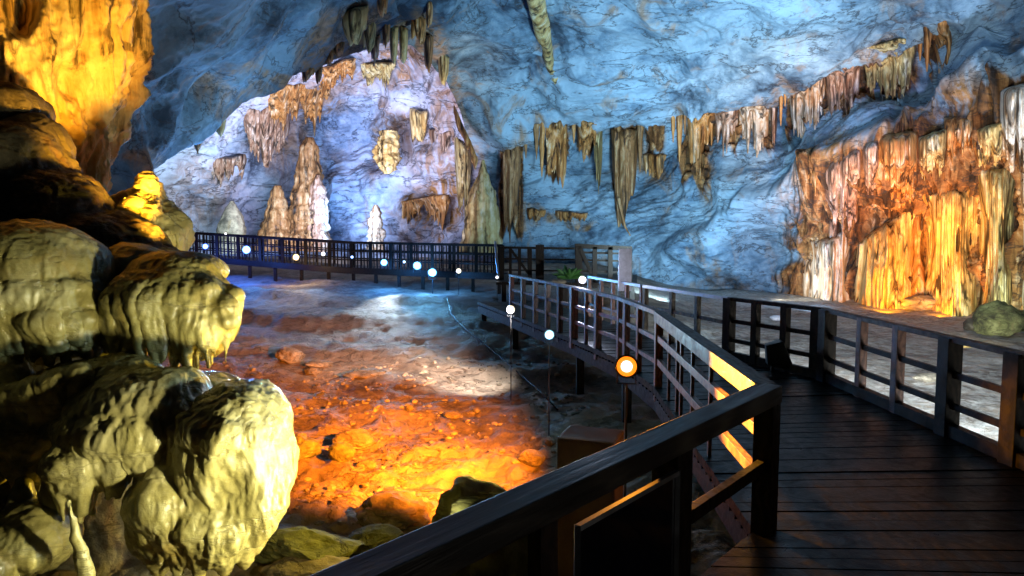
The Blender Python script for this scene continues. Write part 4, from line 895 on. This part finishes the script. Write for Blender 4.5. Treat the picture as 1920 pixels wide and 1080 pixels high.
# green tuft of plants on the platform
t = thing('fern', 'small green tuft of plants left of the wooden gate frame', 'plant', P(1066, 522, 19.2)); FERN = plain('fern_leaf', (.05, .16, .03), .6); r = random.Random(2)
m = MB(); b0 = P(1066, 524, 19.2)
for i in range(46):
    a = r.uniform(0, 6.28); l = r.uniform(.25, .55); e = r.uniform(.3, 1.3); p = [b0+np.array([math.cos(a)*l*s*math.cos(e)*1.1, math.sin(a)*l*s*math.cos(e), l*math.sin(e)*s-.25*s*s*l+.02]) for s in (0, .4, .75, 1)]
    m.tube(p, [.02, .05, .045, .005], 5)
m.build('frond', FERN, t)
# cable lying on the floor
pts = []
for px, py in ((838,560),(846,590),(868,615),(900,640),(930,665),(968,698),(1010,735),(1046,772)):
    for k in range(500):
        q = P(px, py, 4+k*.1)
        if q[2] < gz(q[0], q[1])+.03: break
    pts.append(q+[0, 0, .03])
b = MB(); b.tube(pts, .014, 8); o = b.build('cable', W_DARK, smooth=True); recenter(o, pts[0]); tag(o, 'dark cable snaking over the mud towards the orange floodlight', 'cable')
# ================================================================ LAMPS
def aim(o, loc, tgt):
    o.location = [float(x) for x in loc]
    D = Vector([float(x) for x in tgt])-Vector(o.location); o.rotation_euler = D.to_track_quat('-Z', 'Y').to_euler()
def light(name, kind, loc, tgt, col, power, size=.2, ang=90, blend=.6, parent=None):
    L = bpy.data.lights.new(name, kind); L.color = col; L.energy = power; L.shadow_soft_size = size
    if kind == 'SPOT': L.spot_size = math.radians(ang); L.spot_blend = blend
    o = bpy.data.objects.new(name, L); COL.objects.link(o); aim(o, loc, tgt); return o
EM = {}; HOT = emit_mat('hot_bulb', (1, .95, .85), 5)
def flood(label, px, py, d, r, col, es, tgt=None, group=None, stake=True, pos=None):
    """a visible floodlight: housing, glowing lens, bracket and stake; it faces the viewer or tgt"""
    c = P(px, py, d) if pos is None else np.array(pos); T = np.array(tgt if tgt is not None else CAM, float); D = T-c; D /= np.linalg.norm(D)
    X = np.cross(D, [0, 0, 1.]); X /= np.linalg.norm(X); Z = np.cross(X, D); zg = min(gz(c[0], c[1]), c[2]-.3)
    t = thing('floodlight', label, 'floodlight', (c[0], c[1], zg), group)
    def ring(o, s): return [c+D*o+X*a*s+Z*b*s*.9 for a, b in ((-1, -1), (1, -1), (1, 1), (-1, 1))]
    m = MB(); m.tube([c-D*r*1.6, c-D*r*1.2, c-D*r*.55, c-D*r*.1, c+D*r*.25], [r*.5, r*.85, r*1.15, r*1.25, r*1.3], 20); m.build('housing', BLACK, t, 0)
    k = tuple(round(x, 2) for x in col)+(es,)
    if k not in EM: EM[k] = emit_mat('lamp_glow', col, es)
    V = []; n = 20; Fc = []
    for i in range(5):
        a = i/4*math.pi/2*.98; rr = r*1.08*math.cos(a); z = r*.12*math.sin(a)+r*.262
        for j in range(n): b = 2*math.pi*j/n; V.append(c+D*z+X*rr*math.cos(b)+Z*rr*math.sin(b))
    for i in range(4): Fc += [[i*n+j, i*n+(j+1) % n, (i+1)*n+(j+1) % n, (i+1)*n+j] for j in range(n)]
    Fc.append([4*n+j for j in range(n)]); Fc.append([j for j in range(n)][::-1]); mesh('lens', V, Fc, EM[k], t)
    m = MB(); m.tube([c+D*r*(.36+.06*i) for i in range(4)], [r*.6, r*.56, r*.42, r*.1], 14); m.build('bulb', HOT, t)
    m = MB(); q = c-D*r*1.1
    m.tube([c-D*r*.7+X*r*1.0, c-D*r*.7+X*r*1.0-[0, 0, r*1.9], c-D*r*.7-X*r*1.0-[0, 0, r*1.9], c-D*r*.7-X*r*1.0], r*.13, 6); m.build('bracket', BLACK, t)
    if stake:
        m = MB(); e = c-D*r*.7-np.array([0, 0, r*1.9]); m.tube([e, [e[0], e[1], zg-.05]], r*.16, 6); m.build('stake', BLACK, t)
    return c, D
WH = (1, .96, .9); BL = (.16, .36, 1); CY = (.35, .75, 1); SKY = (.40, .72, 1.0); OR = (1, .36, .03); YE = (1, .62, .12); VI = (.62, .56, 1)
FGp = 'floodlights below the far walkway'
lamps = [
 ('deep blue floodlight, leftmost below the far walkway, beside the rough knob', 385, 462, 28.3, .16, (.08, .3, 1), 60, FGp),
 ('large bright blue white floodlight, second from the left below the far walkway', 462, 468, 27.4, .22, (.2, .6, 1), 80, FGp),
 ('yellow floodlight below the far walkway between the bright blue one and the small white one', 555, 482, 26.5, .17, (1, .6, .12), 60, FGp),
 ('small white floodlight right of the yellow one under the far railing', 606, 476, 26.3, .12, (1, .98, .9), 50, FGp),
 ('tiny blue lamp right of the small white one under the far railing', 660, 482, 25.8, .08, (.1, .4, 1), 40, FGp),
 ('cyan floodlight in the middle of the far walkway, left of the close pair', 720, 492, 25.0, .17, (.2, .7, 1), 60, FGp),
 ('tiny cyan lamp between the middle cyan floodlight and the close pair', 758, 491, 24.8, .07, (.5, .85, 1), 40, FGp),
 ('left one of the close pair of brilliant cyan white floodlights', 782, 498, 24.2, .20, (.25, .75, 1), 80, FGp),
 ('right lower one of the close pair of brilliant cyan white floodlights', 811, 511, 23.8, .20, (.25, .75, 1), 80, FGp),
 ('warm white oblong lamp below the right end of the far walkway', 860, 508, 23.4, .13, (1, .93, .7), 50, FGp),
 ('tiny white lamp on the leaning metal pole', 932, 520, 20.6, .07, (.95, .97, 1), 50, None),
 ('tiny white lamp on the far railing in front of the grey dome stalagmite', 423, 438, 28.8, .07, (.95, 1, 1), 40, None),
 ('warm white floodlight on a stake left of the bluish railing', 958, 580, 11.4, .095, (1, .85, .55), 90, None),
 ('cyan white floodlight on a stake, lower right of the warm white one', 1030, 628, 9.0, .085, (.25, .75, 1), 90, None),
 ('violet white floodlight mounted between the two railing runs', 1092, 525, 13.2, .10, (.6, .68, 1), 90, None),
 ('brilliant orange floodlight on a stake beside the orange lit railing', 1175, 687, 5.3, .085, (1, .22, .004), 130, None)]
for (lab, x, y, d, r, c, es, g) in lamps: flood(lab, x, y, d, r*(.85 if d < 6 else .62), c, 1.6, None, g, stake=d < 24)
# light they throw
light('blue_glow', 'POINT', P(385, 476, 27.7), (0, 0, 0), (.03, .13, 1), 200, .12)
light('blue_glow', 'POINT', P(462, 484, 26.8), (0, 0, 0), (.04, .18, 1), 260, .12)
light('yellow_glow', 'POINT', P(555, 494, 26.0), (0, 0, 0), (1, .7, .3), 60, .12)
light('cyan_glow', 'POINT', P(720, 506, 24.4), (0, 0, 0), (.05, .3, 1), 200, .12)
light('cyan_glow', 'POINT', P(796, 514, 23.4), (0, 0, 0), (.08, .36, 1), 260, .12)
light('warm_spot', 'SPOT', P(958, 574, 11.2), P(870, 722, 12.9), WH, 1150, .08, 52, 1)
light('cyan_glow', 'POINT', P(1030, 616, 8.75), (0, 0, 0), CY, 16, .06)
light('violet_glow', 'POINT', P(1092, 518, 12.9), (0, 0, 0), (.75, .8, 1), 40, .08)
light('white_spot', 'SPOT', P(735, 500, 24.2), P(695, 582, 19.0), (.85, .95, 1), 1800, .1, 34, 1)
light('mid_ground_spot', 'SPOT', P(958, 566, 11.4), P(600, 622, 16.5), (1, .93, .84), 1500, .1, 66, 1)
light('blue_wet_spot', 'SPOT', P(590, 494, 25.8), P(575, 532, 23.6), (.3, .55, 1), 180, .1, 60, 1)
# orange lamp
oc = P(1175, 687, 5.1)
light('orange_glow', 'SPOT', oc, (1.65, 4.6, .84), (1, .46, .035), 1000, .05, 92, .4)
light('orange_spot', 'SPOT', oc+[-.10, .10, .0], P(690, 806, 9.2), (1, .24, .010), 12500, .06, 58, 1)
# each lamp also throws some light towards the walkway
for x, y, d, c, p in ((1175,687,5.05,(1,.34,.02),300),(1030,628,8.85,(.35,.8,1),60),(958,580,11.2,(1,.9,.7),110),(1092,525,13.0,(.7,.75,1),160),(385,462,27.9,(.05,.2,1),500),(462,468,27.0,(.1,.42,1),700),(555,482,26.1,(1,.65,.2),250),(720,492,24.6,(.15,.6,1),350),(796,504,23.5,(.2,.65,1),600)):
    q = P(x, y, d); light('lamp_beam', 'SPOT', q, CAM, c, p, .05, 76, .8)
# floods that colour the cave (out of sight behind the walkways, at the wall foot, behind formations)
hid = light
hid('ceiling_flood', 'SPOT', (5.0, 17.0, -.6), P(1170, 60, 31), (.46, .79, 1.0), 15500, .5, 92, 1)
hid('wall_flood', 'SPOT', (5.5, 25.0, -.6), P(1100, 330, 39), (.44, .76, 1.0), 8500, .4, 100, .9)
hid('wall_flood', 'SPOT', (11, 24.0, -.6), P(1380, 380, 34), (.30, .58, 1.0), 2400, .4, 100, .9)
hid('ledge_flood', 'SPOT', (9.5, 19.0, -.6), P(1480, 170, 32), (1.0, .64, .32), 9500, .4, 44, 1)
hid('ramp_flood', 'SPOT', (6.5, 9.0, -.5), P(1590, 270, 27.5), (.55, .44, 1.0), 11000, .3, 27, 1)
hid('foot_flood', 'SPOT', P(1440, 552, 28.5), P(1520, 510, 29.5), (1, .95, .78), 600, .2, 100, .9)
hid('orange_flood', 'SPOT', P(1660, 578, 24.4), P(1665, 500, 27), (1, .38, .012), 850, .15, 120, .9)
hid('orange_flood', 'SPOT', P(1762, 592, 22.8), P(1775, 470, 25.6), (1, .34, .010), 1050, .15, 120, .9)
hid('upper_orange_flood', 'SPOT', P(1740, 600, 20), P(1770, 290, 26), (1, .46, .08), 2600, .2, 60, 1)
hid('upper_orange_flood', 'SPOT', P(1700, 604, 19), P(1720, 430, 26), (1, .42, .03), 4500, .2, 42, 1)
hid('pale_flood', 'SPOT', P(1880, 610, 20.0), P(1900, 480, 24), (.85, 1, .75), 900, .2, 100, .9)
hid('chamber_flood', 'SPOT', P(560, 478, 36), P(640, 250, 52), (.70, .76, 1.0), 24000, 2.5, 110, .9)
hid('chamber_blue_flood', 'SPOT', P(650, 474, 42), P(660, 330, 53), (.12, .46, 1.0), 9000, 1.5, 70, .9)
hid('chamber_white_flood', 'SPOT', P(400, 490, 37), P(370, 360, 45), (.6, .9, 1), 6500, 1.5, 90, .9)
hid('chamber_violet_flood', 'SPOT', P(820, 490, 37), P(790, 220, 45), (.86, .80, 1), 9000, 2.5, 90, .9)
hid('roof_blue_flood', 'SPOT', P(420, 500, 22), P(290, 170, 15), (.2, .5, 1.0), 2600, .3, 100, 1)
hid('roof_teal_flood', 'SPOT', P(760, 540, 20), P(520, 60, 18), (.5, .8, 1), 2000, .4, 90, 1)
hid('arch_flood', 'SPOT', P(880, 505, 27.5), P(790, 110, 33), (1, .8, .55), 4500, .3, 50, 1)
hid('boulder_flood', 'SPOT', P(1800, 640, 16.5), P(1880, 615, 19), (1, .8, .25), 160, .1, 70, .9)
hid('right_roof_flood', 'SPOT', (13.5, 15.0, -.5), P(1700, 20, 23), (.62, .78, 1.0), 8000, .4, 80, 1)
# the hanging golden mass and the near formation
hid('golden_flood', 'SPOT', P(212, 430, 6.9), P(90, 250, 8), (1, .46, .03), 420, .1, 70, .9)
hid('golden_flood', 'SPOT', P(345, 458, 6.0), P(85, 105, 7.8), (1, .46, .026), 1450, .1, 43, .6)
hid('golden_flood', 'SPOT', P(70, 285, 7.3), P(70, 80, 7.6), (1, .42, .03), 40, .1, 140, .9)
hid('formation_flood', 'SPOT', (.05, 3.25, .25), P(200, 700, 4.7), (1, .92, .52), 440, .08, 84, .9)
hid('formation_flood', 'SPOT', (.0, 4.4, -.5), P(250, 760, 4.6), (1, .90, .46), 310, .08, 84, .9)
hid('formation_flood', 'SPOT', (.2, 6.4, .1), P(430, 740, 4.7), (1, .70, .06), 800, .10, 100, .9)
hid('formation_cool_flood', 'SPOT', (1.3, 4.3, .75), P(420, 800, 4.3), (.62, .85, 1.0), 300, .08, 44, 1)

for y, p in ((3.6, 1500), (5.2, 1800), (6.8, 1800), (8.3, 1500)):
    hid('white_ground_spot', 'SPOT', (4.45, y, -.22), (6.2, y+1.6, -1.1), (.78, .92, 1.0), p, .1, 128, .5)
hid('white_ground_spot', 'SPOT', (3.5, 11.2, -.14), (6.5, 15.0, -1.0), (.88, .95, 1.0), 2000, .15, 150, .8)
light('walkway_lamp', 'SPOT', (3.5, 1.2, .3), (.5, 2.8, .7), (.95, .9, .8), 16, .05, 70, 1)
# ================================================================ AIR, WORLD, CAMERA
w = bpy.data.worlds.new('World'); S.world = w; w.use_nodes = True
bg = w.node_tree.nodes['Background']; bg.inputs[0].default_value = (.30, .38, .5, 1); bg.inputs[1].default_value = .006
cam = bpy.data.cameras.new('camera'); co = bpy.data.objects.new('camera', cam); COL.objects.link(co); S.camera = co
cam.lens = 24; cam.sensor_width = 36; co.location = CAM; co.rotation_euler = (math.radians(90-4.47), 0, 0); cam.clip_end = 400; cam.clip_start = .05
S.view_settings.view_transform = 'Standard'; S.view_settings.look = 'None'; S.view_settings.exposure = 0
S.cycles.max_bounces = 4; S.cycles.diffuse_bounces = 2; S.cycles.glossy_bounces = 2; S.cycles.sample_clamp_indirect = 4; S.cycles.use_denoising = True
S.cycles.use_light_tree = True
